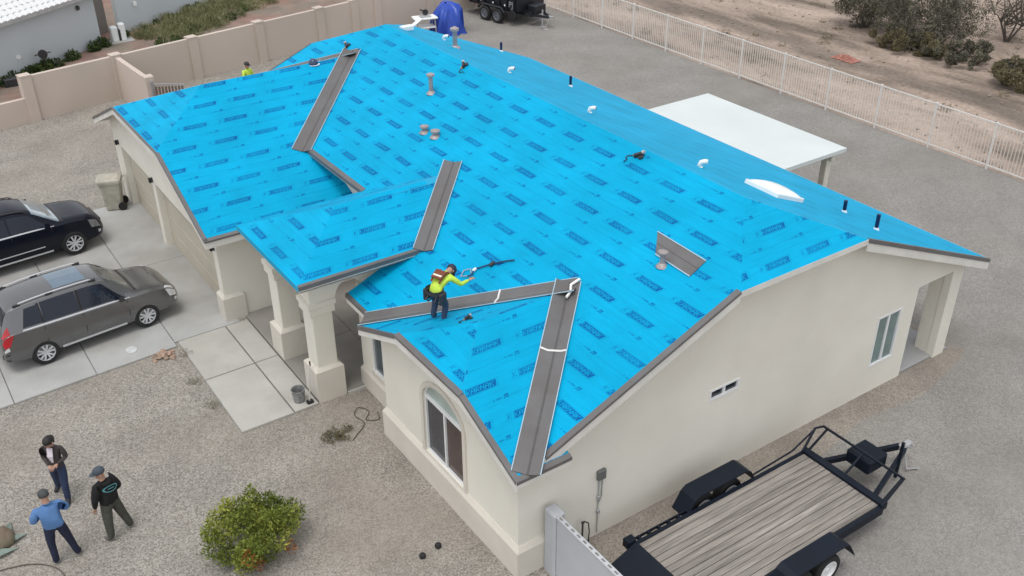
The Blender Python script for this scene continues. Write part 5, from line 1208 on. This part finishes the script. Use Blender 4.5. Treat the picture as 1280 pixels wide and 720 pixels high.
def suv_bits(root, body, patch, Sf):
    for s in (-1, 1):
        for a in (.96, 3.60): car_wheel(root, (a, s*.79, .345), .345, .23, s)
        # side glass: rear quarter, rear door, front door
        patch('quarter_window', .62, 1.08, 5.12, 5.86, M_CARGL, side=s, skew=(.0, 0, .16, .04))
        patch('side_window', 1.13, 2.03, 5.10, 5.90, M_CARGL, side=s, skew=(0, 0, .03, -.02))
        patch('side_window', 2.08, 3.20, 5.10, 5.90, M_CARGL, side=s, skew=(0, 0, 0, -.50))
        for xx in (1.105, 2.055): patch('pillar', xx-.03, xx+.03, 5.10, 5.90, M_BLACK, side=s, nx=1, nv=6, off=.004)
        patch('belt_trim', .60, 3.28, 4.96, 5.06, M_CHROME, side=s, nv=1, nx=30, off=.008)
        for xx in (1.10, 2.05, 3.18): patch('door_gap', xx-.009, xx+.009, 2.2, 4.95, M_SEAM, side=s, nx=1, nv=8, off=.006)
        patch('sill_gap', 1.3, 3.15, 2.12, 2.20, M_SEAM, side=s, nx=12, nv=1, off=.003)
        patch('sill_trim', 1.38, 3.05, 2.0, 2.16, M_CHROME, side=s, nx=12, nv=1, off=.02)
        for xx in (1.22, 2.22): patch('door_handle', xx, xx+.19, 4.02-.25, 4.02-.12, M_GREY, side=s, nx=3, nv=1, off=.035)
        patch('cladding', 1.38, 3.1, 1.2, 1.98, M_DARK, side=s, nx=14, nv=2, off=.006)
        patch('tail_lamp', .07, .34, 3.42, 3.99, M_TAIL, side=s, skew=(.04, -.12, 0, .03), nx=5, off=.014); patch('tail_lamp', .12, .30, 5.0, 5.5, M_TAIL, side=s, nx=4, off=.014)
        patch('tail_lamp_lens', .07, .19, 3.18, 3.40, M_HEAD, side=s, nx=3, off=.012)
        patch('head_lamp', 4.26, 4.50, 3.30, 3.98, M_HEAD, side=s, skew=(.04, 0, -.04, 0), nx=5, off=.014); patch('head_lamp', 4.20, 4.46, 5.0, 5.8, M_HEAD, side=s, skew=(0, 0, .06, -.02), nx=5, off=.014)
        patch('fog_lamp', 4.42, 4.50, 2.6, 3.1, M_HEAD, side=s, nx=2, off=.01)
        p = Sf(3.0, 5.15, s); m_ = MB(); m_.rings([[(p.x-.03, p.y+s*.03, p.z), (p.x+.02, p.y+s*.05, p.z-.03), (p.x+.05, p.y+s*.10, p.z), (p.x, p.y+s*.10, p.z+.03)], [(p.x-.04, p.y+s*.22, p.z-.02), (p.x+.10, p.y+s*.22, p.z-.02), (p.x+.08, p.y+s*.20, p.z+.13), (p.x-.04, p.y+s*.20, p.z+.13)]]); m_.build('wing_mirror', M_DARK, root, world=False)
        # roof rail on three feet
        pts = [Sf(x, 6.45, s)+Vector((0, 0, .055)) for x in (.62, .75, 1.1, 1.6, 2.1, 2.45, 2.58)]; pts[0].z -= .05; pts[-1].z -= .05
        rr_ = MB().tube([tuple(p) for p in pts], .017, 6).build('roof_rail', M_CHROME, root, world=False)
        for x in (.66, 1.45, 2.52): q = Sf(x, 6.45, s); MB().bevbox(q.x-.09, q.x+.09, q.y-.022, q.y+.022, q.z-.02, q.z+.055, .01).build('rail_foot', M_DARK, rr_, world=False)
        patch('windscreen', 2.82, 3.42, 6.15, 8.995, M_WSGL, side=s, nx=8, nv=8, off=.006)
        patch('rear_window', .20, .375, 6.2, 8.995, M_CARGL, side=s, nx=4, nv=6, off=.006)
        patch('sunroof', 1.62, 2.42, 7.4, 8.995, mat('sunroof_glass', (.10, .15, .20), .06, .1, 2, spec=.9, coat=.5), side=s, nx=6, nv=4, off=.006)
        patch('cowl', 3.44, 3.52, 6.2, 8.995, M_DARK, side=s, nx=1, nv=6, off=.005)
        patch('bonnet_gap', 3.55, 4.40, 6.02, 6.08, M_SEAM, side=s, nx=8, nv=1, off=.003)
        patch('rear_bumper', .02, .16, 2.0, 3.0, M_DARK, side=s, nx=3, nv=2, off=.006)
    MB().bar((3.50, -.1, 1.10), (3.42, .45, 1.13), .02, .02).build('wiper', M_BLACK, root, world=False)
    MB().bar((3.52, -.62, 1.08), (3.42, -.05, 1.13), .02, .02).build('wiper', M_BLACK, root, world=False)
    MB().bevbox(4.50, 4.61, -.42, .42, .50, .70, .03).build('grille', M_DARK, root, world=False)
    MB().rings([[(1.12, -.05, 1.675), (1.22, -.05, 1.69), (1.22, .05, 1.69), (1.12, .05, 1.675)], [(1.10, -.01, 1.76), (1.14, -.012, 1.75), (1.14, .012, 1.75), (1.10, .01, 1.76)]]).build('roof_aerial', M_DARK, root, world=False)
# near rear wheel touches down at (1.93, 23.76), near front wheel at (4.55, 24.08)
ca = math.atan2(24.02-23.74, 4.55-1.93); cv = Vector((math.cos(ca), math.sin(ca), 0)); cn = Vector((-cv.y, cv.x, 0))
o0 = Vector((1.93, 23.70, 0))-cv*.96+cn*.88
make_car('parked_car', 'dark grey estate SUV with roof rails parked nearest on the driveway', (o0.x, o0.y, .052), ca, [(r[0], r[1], r[2], r[3]*1.02, r[4], r[5]*1.03, r[6], r[7]*1.045, r[8], r[9]*1.045) for r in SUV], (.96, 3.60), .345, M_GREY, suv_bits)
SU2 = [(0.00, .45, .60, .60, .70, .82, .70, .86, .58, .88), (.10, .36, .84, .64, .90, 1.05, .88, 1.12, .70, 1.14), (.30, .32, .90, .64, .945, 1.10, .89, 1.45, .66, 1.50), (.6, .28, .91, .64, .955, 1.10, .90, 1.62, .64, 1.70),
       (1.6, .26, .915, .63, .96, 1.10, .91, 1.68, .66, 1.77), (2.5, .26, .915, .63, .96, 1.09, .91, 1.66, .66, 1.75), (2.95, .26, .915, .63, .96, 1.08, .91, 1.56, .66, 1.65), (3.35, .26, .915, .63, .96, 1.07, .91, 1.32, .72, 1.41),
       (3.72, .26, .915, .63, .96, 1.06, .91, 1.12, .80, 1.18), (3.95, .27, .915, .63, .955, 1.05, .90, 1.10, .78, 1.14), (4.35, .29, .91, .62, .945, 1.00, .88, 1.05, .76, 1.10), (4.65, .31, .88, .60, .91, .92, .84, .97, .72, 1.02), (4.82, .34, .80, .56, .82, .78, .76, .84, .64, .87), (4.93, .40, .62, .52, .64, .64, .60, .68, .52, .69)]
M_BLKP = mat('black_car_paint', (.004, .006, .013), .2, .05, 2, spec=.3)
def suv2_bits(root, body, patch, Sf):
    for s in (-1, 1):
        for a in (1.0, 3.93): car_wheel(root, (a, s*.84, .385), .385, .25, s, 5, True)
        patch('side_window', .75, 1.25, 5.12, 5.86, M_CARGL, side=s, skew=(0, 0, .15, 0))
        patch('side_window', 1.30, 2.25, 5.10, 5.90, M_CARGL, side=s)
        patch('side_window', 2.30, 3.45, 5.10, 5.90, M_CARGL, side=s, skew=(0, 0, 0, -.52))
        patch('belt_trim', .70, 3.5, 4.96, 5.07, M_CHROME, side=s, nv=1, nx=30, off=.008)
        for xx in (1.28, 2.28, 3.40): patch('door_gap', xx-.009, xx+.009, 2.2, 4.95, M_SEAM, side=s, nx=1, nv=8, off=.006)
        patch('sill_trim', 1.45, 3.3, 2.0, 2.14, M_CHROME, side=s, nx=12, nv=1, off=.02)
        patch('side_trim', 1.7, 3.1, 2.72, 2.80, M_CHROME, side=s, nx=12, nv=1, off=.02)
        for xx in (1.42, 2.45): patch('door_handle', xx, xx+.2, 3.80, 3.92, M_BLKP, side=s, nx=3, nv=1, off=.04)
        patch('tail_lamp', .10, .40, 3.5, 3.99, M_TAIL, side=s, nx=5, off=.014)
        patch('head_lamp', 4.52, 4.82, 3.3, 3.98, mat('smoked_head_lamp', (.16, .165, .17), .1, .3, 8, coat=.6), side=s, skew=(0, 0, -.05, -.10), nx=5, off=.012)
        patch('fog_lamp_trim', 4.70, 4.78, 2.5, 3.0, M_CHROME, side=s, nx=2, off=.01)
        p = Sf(3.25, 5.2, s); m_ = MB(); m_.rings([[(p.x-.03, p.y+s*.02, p.z), (p.x+.02, p.y+s*.05, p.z-.03), (p.x+.05, p.y+s*.10, p.z), (p.x, p.y+s*.10, p.z+.03)], [(p.x-.05, p.y+s*.26, p.z-.02), (p.x+.10, p.y+s*.26, p.z-.02), (p.x+.09, p.y+s*.23, p.z+.16), (p.x-.05, p.y+s*.23, p.z+.16)]]); m_.build('wing_mirror', M_BLKP, root, world=False)
        patch('windscreen', 3.02, 3.70, 6.15, 8.995, mat('bright_windscreen_glass', (.22, .28, .32), .04, .3, 1.5, spec=1.0, coat=.9), side=s, nx=8, nv=8, off=.006)
        patch('rear_window', .22, .45, 6.2, 8.995, M_CARGL, side=s, nx=4, nv=6, off=.006)
        patch('cowl', 3.73, 3.80, 6.2, 8.995, M_DARK, side=s, nx=1, nv=6, off=.005)
        patch('bonnet_gap', 3.85, 4.72, 6.05, 6.11, M_SEAM, side=s, nx=8, nv=1, off=.003)
        pts = [Sf(x, 6.5, s)+Vector((0, 0, .05)) for x in (.8, .95, 1.6, 2.3, 2.75, 2.88)]; pts[0].z -= .05; pts[-1].z -= .05
        MB().tube([tuple(p) for p in pts], .018, 6).build('roof_rail', M_DARK, root, world=False)
    MB().bevbox(4.84, 4.95, -.48, .48, .50, .76, .03).build('grille', M_DARK, root, world=False)
cb = math.radians(5.5); bv = Vector((math.cos(cb), math.sin(cb), 0)); bn = Vector((-bv.y, bv.x, 0))
o1 = Vector((3.99, 29.30, 0))-bv*3.93+bn*.94
make_car('parked_car', 'black SUV parked farther up the driveway, cut off by the left edge', (o1.x, o1.y, .052), cb, SU2, (1.0, 3.93), .385, M_BLKP, suv2_bits)

# ------------------------------------------------------------------ people
M_SKIN = mat('skin', (.42, .25, .18), .6, .08, 9)
def person(label, loc, rz, J, mats, rad=None, scale=1.0, extras=None):
    """J: joint name -> (x forward, y left, z up); mats: dict region -> material (regions skin, top, leg, shoe)"""
    root = thing('person', label, 'person', loc, rz)
    base = dict(pelvis=(0, 0, .95), waist=(0, 0, 1.08), chest=(.01, 0, 1.30), neckb=(0, 0, 1.46), neck=(.01, 0, 1.52), head=(.03, 0, 1.62), crown=(.03, 0, 1.69))
    for s, q in ((1, 'L'), (-1, 'R')):
        base.update({'sh'+q: (0, s*.18, 1.41), 'el'+q: (-.02, s*.25, 1.14), 'wr'+q: (.06, s*.24, .90), 'hip'+q: (0, s*.09, .90), 'kn'+q: (.02, s*.11, .50), 'an'+q: (0, s*.12, .09), 'toe'+q: (.17, s*.14, .04)})
    base.update({k_: v_ for k_, v_ in J.items() if k_ != '_face'})
    R = dict(pelvis=(.15, .125), waist=(.145, .115), chest=(.155, .12), neckb=(.08, .075), neck=(.055, .055), head=(.082, .095), crown=(.068, .075))
    for q in 'LR': R.update({'sh'+q: (.072, .072), 'el'+q: (.05, .05), 'wr'+q: (.032, .032), 'hip'+q: (.115, .115), 'kn'+q: (.082, .082), 'an'+q: (.066, .066), 'toe'+q: (.038, .038)})
    if rad: R.update(rad)
    E_ = [('pelvis', 'waist', 'top'), ('waist', 'chest', 'top'), ('chest', 'neckb', 'top'), ('neckb', 'neck', 'skin'), ('neck', 'head', 'skin'), ('head', 'crown', 'skin')]
    for q in 'LR': E_ += [('chest', 'sh'+q, 'top'), ('sh'+q, 'el'+q, 'top'), ('el'+q, 'wr'+q, 'fore'), ('pelvis', 'hip'+q, 'leg'), ('hip'+q, 'kn'+q, 'leg'), ('kn'+q, 'an'+q, 'leg'), ('an'+q, 'toe'+q, 'shoe')]
    names = list(base); idx = {n_: i for i, n_ in enumerate(names)}
    me = bpy.data.meshes.new('body'); me.from_pydata([tuple(Vector(base[n_])*scale) for n_ in names], [(idx[a], idx[b]) for a, b, _ in E_], [])
    o = bpy.data.objects.new('body', me); COL.objects.link(o)
    sk = o.modifiers.new('s', 'SKIN'); sk.use_smooth_shade = True; sk.branch_smoothing = .4
    for n_ in names: d = me.skin_vertices[0].data[idx[n_]]; d.radius = (R[n_][0]*scale, R[n_][1]*scale); d.use_root = n_ == 'pelvis'
    sb = o.modifiers.new('u', 'SUBSURF'); sb.levels = 3; sb.render_levels = 3
    bpy.context.view_layer.update(); dg = bpy.context.evaluated_depsgraph_get()
    m2 = bpy.data.meshes.new_from_object(o.evaluated_get(dg)); bpy.data.objects.remove(o)
    # add hands (palm, four fingers, thumb) and face to the same mesh
    hb = MB()
    for s, q in ((1, 'L'), (-1, 'R')):
        wv = Vector(base['wr'+q])*scale; d = (wv-Vector(base['el'+q])*scale).normalized()
        sd = d.cross(Vector((0, 0, 1))); sd = sd.normalized() if sd.length > .2 else Vector((1, 0, 0)); up_v = sd.cross(d).normalized()
        M = Matrix(((sd.x, d.x, up_v.x), (sd.y, d.y, up_v.y), (sd.z, d.z, up_v.z)))
        hb.ell(tuple(wv+d*.045), (.042*scale, .058*scale, .02*scale), 10, 6, M=M)
        for k, ln in enumerate((.066, .076, .072, .056)):
            b0 = wv+d*.085+sd*(-.030+.02*k); hb.tube([tuple(b0), tuple(b0+d*ln*.5-up_v*.006), tuple(b0+d*ln*.85-up_v*.030)], [.009, .0085, .0065], 6)
        b0 = wv+d*.03-sd*.038; hb.tube([tuple(b0), tuple(b0+d*.03-sd*.022), tuple(b0+d*.06-sd*.026-up_v*.01)], [.0115, .0105, .008], 6)
    H_ = Vector(base['head'])*scale; N_ = (Vector(base['crown'])-Vector(base['neck'])).normalized(); fw = Vector((1, 0, 0)); 
    hd = Vector(J.get('_face', (1, 0, 0))) if '_face' in J else fw; hd = (hd-N_*hd.dot(N_)).normalized(); sdv = N_.cross(hd).normalized()
    hb.ell(tuple(H_+hd*.095-N_*.005), (.018, .014, .022), 8, 5)
    for s in (-1, 1):
        hb.ell(tuple(H_+sdv*s*.088-N_*.0), (.02, .012, .03), 8, 5); hb.ell(tuple(H_+hd*.083+sdv*s*.032+N_*.022), (.012, .014, .009), 8, 5)
    hb.ell(tuple(H_+hd*.084-N_*.045), (.01, .025, .007), 8, 4); hb.ell(tuple(H_+hd*.06-N_*.075), (.035, .035, .025), 8, 5)
    h_ = len(m2.vertices); vs = [tuple(v.co) for v in m2.vertices]+[tuple(v) for v in hb.v]; nf = len(m2.polygons)
    fs = [tuple(p.vertices) for p in m2.polygons]+[tuple(h_+i for i in f) for f in hb.f]
    me = bpy.data.meshes.new('body'); me.from_pydata(vs, [], fs); regs = ['skin', 'top', 'leg', 'shoe', 'fore']
    for r_ in regs: me.materials.append(mats.get(r_, mats['top'] if r_ == 'fore' else M_SKIN))
    segs = [(Vector(base[a])*scale, Vector(base[b])*scale, r_, a, b) for a, b, r_ in E_]
    for p in me.polygons:
        p.use_smooth = True
        if p.index >= nf: p.material_index = 0; continue
        c = p.center; best = None
        for a, b, r_, na, nb in segs:
            t = max(0, min(1, (c-a).dot(b-a)/(b-a).length_squared)); dd = (c-(a+(b-a)*t)).length-.5*(R[na][0]*(1-t)+R[nb][0]*t)*scale
            if r_ == 'leg' and c.z > base['pelvis'][2]*scale+.01: dd += 9
            if r_ == 'top' and na in ('pelvis', 'waist') and c.z < base['pelvis'][2]*scale-.0: dd += 9
            if best is None or dd < best[0]: best = (dd, r_)
        p.material_index = regs.index(best[1])
    ob = bpy.data.objects.new('body', me); COL.objects.link(ob); ob.parent = root
    if '_face' in J: pass
    if extras: extras(root, {n_: Vector(base[n_])*scale for n_ in names}, N_, hd, sdv)
    return root
def cap(root, B_, N_, hd, sdv, m, brim=True):
    H_ = B_['head']+N_*.045
    M = Matrix(((hd.x, sdv.x, N_.x), (hd.y, sdv.y, N_.y), (hd.z, sdv.z, N_.z)))
    mb = MB(); mb.lathe([(.106, -.02), (.109, .02), (.098, .062), (.065, .092), (.012, .104)], (0, 0, 0), 18)
    mb.v = [tuple(H_+M @ Vector((p[0]*1.06-.004, p[1]*.92, p[2]))) for p in mb.v]; c_ = mb.build('cap', m, root, smooth=True, world=False)
    if brim:
        b = MB(); pts = [(.07, -.075), (.13, -.07), (.175, -.035), (.185, 0), (.175, .035), (.13, .07), (.07, .075)]
        b.rings([[tuple(H_+M @ Vector((x, y, -.012-.9*(x-.07)*.12))) for x, y in pts], [tuple(H_+M @ Vector((x, y, -.004-.9*(x-.07)*.12))) for x, y in pts]]); b.build('brim', m, c_, world=False)
    return c_
def hair(root, B_, N_, hd, sdv, m, long=0.0):
    H_ = B_['head']; M = Matrix(((hd.x, sdv.x, N_.x), (hd.y, sdv.y, N_.y), (hd.z, sdv.z, N_.z))); mb = MB()
    mb.ell((0, 0, 0), (.112, .100, .108), 16, 10); mb.v = [tuple(H_+M @ Vector((p[0]-.018-(.025 if p[2] < .02 else 0), p[1], p[2]+.03))) for p in mb.v]
    if long: mb.tube([tuple(H_-hd*.08+N_*.02), tuple(H_-hd*.13-N_*.08), tuple(H_-hd*.13-N_*long*.6), tuple(H_-hd*.10-N_*long)], [.06, .065, .05, .02], 10)
    return mb.build('hair', m, root, smooth=True, world=False)
M_DENIM = mat('dark_denim', (.022, .036, .085), .85, .25, 6, .8, 9); M_NAVYT = mat('navy_trousers', (.010, .014, .038), .85, .25, 6, .8, 9)
M_BLUES = mat('blue_shirt', (.085, .19, .40), .85, .12, 5, .9, 8); M_BLKH = mat('black_hoodie', (.006, .006, .007), .9, .3, 6, .8, 9)
M_OLIVE = mat('grey_olive_trousers', (.06, .06, .05), .9, .2, 6, .9, 8); M_PLUM = mat('grey_brown_cardigan', (.055, .045, .045), .9, .2, 6, .9, 9)
M_SHOE = mat('dark_shoe', (.02, .02, .022), .7); M_GSHOE = mat('grey_shoe', (.13, .12, .11), .7); M_CAP = mat('blue_grey_cap', (.055, .07, .09), .8); M_GCAP = mat('charcoal_cap', (.055, .058, .06), .8)
M_HAIR = mat('dark_hair', (.012, .009, .008), .6); M_HV = mat('hi_vis_yellow', (.50, .70, .07), .7, .12, 6, .8, 8); M_VEST = mat('brown_harness', (.17, .05, .022), .8, .15, 9)
# woman
def woman_x(root, B_, N_, hd, sdv):
    hair(root, B_, N_, hd, sdv, M_HAIR, .26)
    c = B_['chest']; mb = MB(); mb.rings([[(c.x+.105, -.02, c.z-.19), (c.x+.105, .02, c.z-.19), (c.x+.10, .015, c.z-.2)], [(c.x+.135, -.055, c.z-.02), (c.x+.135, .055, c.z-.02), (c.x+.10, .0, c.z-.02)], [(c.x+.07, -.06, c.z+.15), (c.x+.07, .06, c.z+.15), (c.x+.04, .0, c.z+.15)]]); mb.build('white_blouse_front', mat('white_cloth', (.62, .56, .60), .8), root, world=False)
person('woman in a dark cardigan and jeans with long dark hair, looking down', (1.08, 18.36, 0), math.radians(238),
       {'head': (.07, 0, 1.60), 'crown': (.11, 0, 1.67), '_face': (1, 0, -.5), 'elL': (-.04, .24, 1.14), 'wrL': (.14, .10, 1.08), 'elR': (-.04, -.24, 1.14), 'wrR': (.14, -.08, 1.04),
        'knL': (.10, .10, .50), 'anL': (.14, .10, .09), 'toeL': (.30, .13, .04), 'knR': (-.12, -.16, .50), 'anR': (-.30, -.26, .09), 'toeR': (-.14, -.30, .04)},
       dict(top=M_PLUM, leg=M_DENIM, shoe=M_SHOE, fore=M_PLUM), dict(pelvis=(.17, .14), waist=(.15, .12), chest=(.165, .125), shL=(.08, .08), shR=(.08, .08), elL=(.06, .06), elR=(.06, .06)), .97, woman_x)
# man in the black hoodie: back to us, head turned to the left
def hoodie_x(root, B_, N_, hd, sdv):
    cap(root, B_, N_, hd, sdv, M_CAP)
    c = B_['chest']; mt = mat('turquoise_print', (.10, .30, .33), .8)
    def on(y, z): return (c.x-.198+.9*y*y*1.6-.0, y, c.z+z)
    mb = MB(); n = 28
    for r0, r1 in ((.17, .135),):
        v = [on(r0*math.cos(2*PI*i/n)*1.0, .04+r0*.48*math.sin(2*PI*i/n)+.25*r0*math.cos(2*PI*i/n)) for i in range(n)]+[on(r1*math.cos(2*PI*i/n), .04+r1*.44*math.sin(2*PI*i/n)+.25*r1*math.cos(2*PI*i/n)) for i in range(n)]
        mb.add(v, [(i, (i+1) % n, n+(i+1) % n, n+i) for i in range(n)])
    mb.add([on(y, .04+.25*y+dz) for y, dz in ((-.07, -.012), (.07, -.012), (.07, .012), (-.07, .012))], [(0, 1, 2, 3)]); mb.build('back_print', mt, root, world=False)
    mb = MB(); mb.tube([(c.x-.09, -.09, c.z+.15), (c.x-.12, 0, c.z+.12), (c.x-.09, .09, c.z+.15)], [.04, .055, .04], 8); mb.build('hood', M_BLKH, root, smooth=True, world=False)
person('man in a black hoodie with a turquoise back print, olive trousers and a cap', (1.67, 16.62, 0), math.radians(118),
       {'head': (.03, .015, 1.64), 'crown': (.03, .015, 1.71), '_face': (.5, .85, -.1), 'elL': (.02, .27, 1.14), 'wrL': (.10, .26, .90), 'elR': (-.02, -.29, 1.13), 'wrR': (.13, -.25, .95),
        'hipR': (0, -.10, .90), 'knR': (-.02, -.20, .49), 'anR': (-.05, -.30, .09), 'toeR': (.10, -.36, .04), 'knL': (.0, .13, .49), 'anL': (.0, .15, .09), 'toeL': (.17, .19, .04)},
       dict(top=M_BLKH, leg=M_OLIVE, shoe=M_GSHOE, fore=M_BLKH), dict(pelvis=(.20, .165), waist=(.22, .17), chest=(.25, .185), shL=(.115, .115), shR=(.105, .105), elL=(.075, .075), elR=(.075, .075), wrL=(.045, .045), hipL=(.13, .13), hipR=(.13, .13), knL=(.095, .095), knR=(.095, .095), anL=(.075, .075), anR=(.075, .075)), 1.0, hoodie_x)
# big man in the blue shirt: back to us, arms folded in front
def blue_x(root, B_, N_, hd, sdv): cap(root, B_, N_, hd, sdv, M_GCAP)
person('heavy set man in a blue shirt, navy trousers and charcoal cap, seen from behind', (.61, 16.55, 0), math.radians(88),
       {'head': (.04, 0, 1.62), 'crown': (.045, 0, 1.69), '_face': (1, .1, -.2), 'shL': (0, .20, 1.40), 'shR': (0, -.20, 1.40), 'elL': (-.02, .32, 1.16), 'wrL': (.18, .16, 1.10), 'elR': (.04, -.33, 1.20), 'wrR': (.22, -.14, 1.14),
        'hipR': (0, -.11, .90), 'knR': (-.01, -.20, .49), 'anR': (-.02, -.27, .09), 'toeR': (.14, -.32, .04), 'knL': (.0, .13, .49), 'anL': (-.05, .13, .09), 'toeL': (.12, .17, .04)},
       dict(top=M_BLUES, leg=M_NAVYT, shoe=M_SHOE, fore=M_BLUES), dict(pelvis=(.22, .18), waist=(.255, .205), chest=(.255, .195), shL=(.095, .095), shR=(.095, .095), elL=(.075, .075), elR=(.075, .075), hipL=(.125, .12), hipR=(.125, .12), neckb=(.10, .09), neck=(.065, .065), knL=(.08, .08), knR=(.08, .08)), 1.0, blue_x)
# the roofer bending over the valley of the front gable
def roofer_x(root, B_, N_, hd, sdv):
    cap(root, B_, N_, hd, sdv, mat('navy_cap', (.02, .03, .06), .7))
    w_, c, nb_ = B_['waist'], B_['chest'], B_['neckb']; d = (nb_-w_).normalized(); bk = Vector((-d.z, 0, d.x))
    for s in (-1, 1):
        MB().tube([tuple(w_+Vector((0, s*.10, 0))+bk*.135), tuple(c-d*.02+Vector((0, s*.10, 0))+bk*.135), tuple(nb_-d*.02+Vector((0, s*.09, 0))+bk*.09), tuple(nb_-bk*.06+Vector((0, s*.10, 0)))], .025, 6).build('harness_strap', M_VEST, root, world=False)
    mb = MB(); q = [c+d*.10+Vector((0, -.13, 0))+bk*.125, c+d*.10+Vector((0, .13, 0))+bk*.125, c-d*.12+Vector((0, .12, 0))+bk*.15, c-d*.12+Vector((0, -.12, 0))+bk*.15]
    mb.rings([[tuple(p) for p in q], [tuple(p+bk*.03) for p in q]]); mb.build('harness_back_pad', M_VEST, root, world=False)
    q = [c-d*.03+Vector((0, -.10, 0))+bk*.165, c-d*.03+Vector((0, .10, 0))+bk*.165, c-d*.07+Vector((0, .10, 0))+bk*.175, c-d*.07+Vector((0, -.10, 0))+bk*.175]
    mb = MB(); mb.rings([[tuple(p) for p in q], [tuple(p+bk*.012) for p in q]]); mb.build('reflective_band', mat('pale_band', (.75, .72, .62), .4), root, world=False)
    p_ = B_['pelvis']; mb = MB(); n = 20; R_ = [[(p_.x+.175*math.cos(2*PI*i/n), .195*math.sin(2*PI*i/n), p_.z+z) for i in range(n)] for z in (.0, .09)]
    mb.rings(R_, False); mb.build('tool_belt', M_DARK, root, world=False)
    for s in (-1, 1): MB().bevbox(p_.x-.10, p_.x+.10, s*.20-.045, s*.20+.045, p_.z-.20, p_.z+.05, .03).build('tool_pouch', M_DARK, root, world=False)
    for s in (-1, 1): MB().tube([(p_.x-.02, s*.09, p_.z-.02), (p_.x-.15, s*.11, p_.z-.12), (p_.x-.02, s*.16, p_.z-.25), (p_.x+.1, s*.08, p_.z-.14)], .018, 6).build('leg_strap', M_DARK, root, world=False)
person('roofer in a yellow hi-vis shirt and brown harness bending over the front gable valley', (8.42, 15.02, z3l(15.02)), math.radians(22),
       {'pelvis': (-.12, 0, .76), 'waist': (-.02, 0, .87), 'chest': (.15, 0, .98), 'neckb': (.31, 0, 1.04), 'neck': (.37, 0, 1.04), 'head': (.46, -.01, 1.04), 'crown': (.52, -.01, 1.05), '_face': (.5, -.2, -.9),
        'shL': (.27, .18, 1.01), 'shR': (.27, -.18, 1.01), 'elL': (.46, .24, .80), 'wrL': (.60, .14, .68), 'elR': (.42, -.33, .80), 'wrR': (.64, -.40, .83),
        'hipL': (-.10, .09, .72), 'knL': (.08, .14, .40), 'anL': (-.04, .15, .03), 'toeL': (.12, .18, -.01), 'hipR': (-.10, -.09, .72), 'knR': (.10, -.13, .38), 'anR': (-.02, -.14, .03), 'toeR': (.14, -.17, -.02)},
       dict(top=M_HV, leg=mat('slate_work_trousers', (.035, .055, .10), .85), shoe=M_SHOE, fore=M_HV), dict(pelvis=(.17, .14), waist=(.165, .13), chest=(.185, .145), elR=(.06, .06), elL=(.06, .06)), .90, roofer_x)
# worker standing behind the garage
def w2(root, B_, N_, hd, sdv): cap(root, B_, N_, hd, sdv, mat('dark_grey_cap', (.04, .04, .042), .8))
person('worker in a yellow hi-vis shirt standing between the garage and the perimeter wall', (13.35, 38.9, 0), math.radians(-60),
       {'elL': (.02, .30, 1.16), 'elR': (.02, -.30, 1.16)}, dict(top=M_HV, leg=M_DENIM, shoe=M_SHOE, fore=M_HV), dict(chest=(.18, .14), waist=(.165, .135)), 1.02, w2)
# keep loose small details of the eaves: nail heads along the metal edges would be below a pixel, so none are built
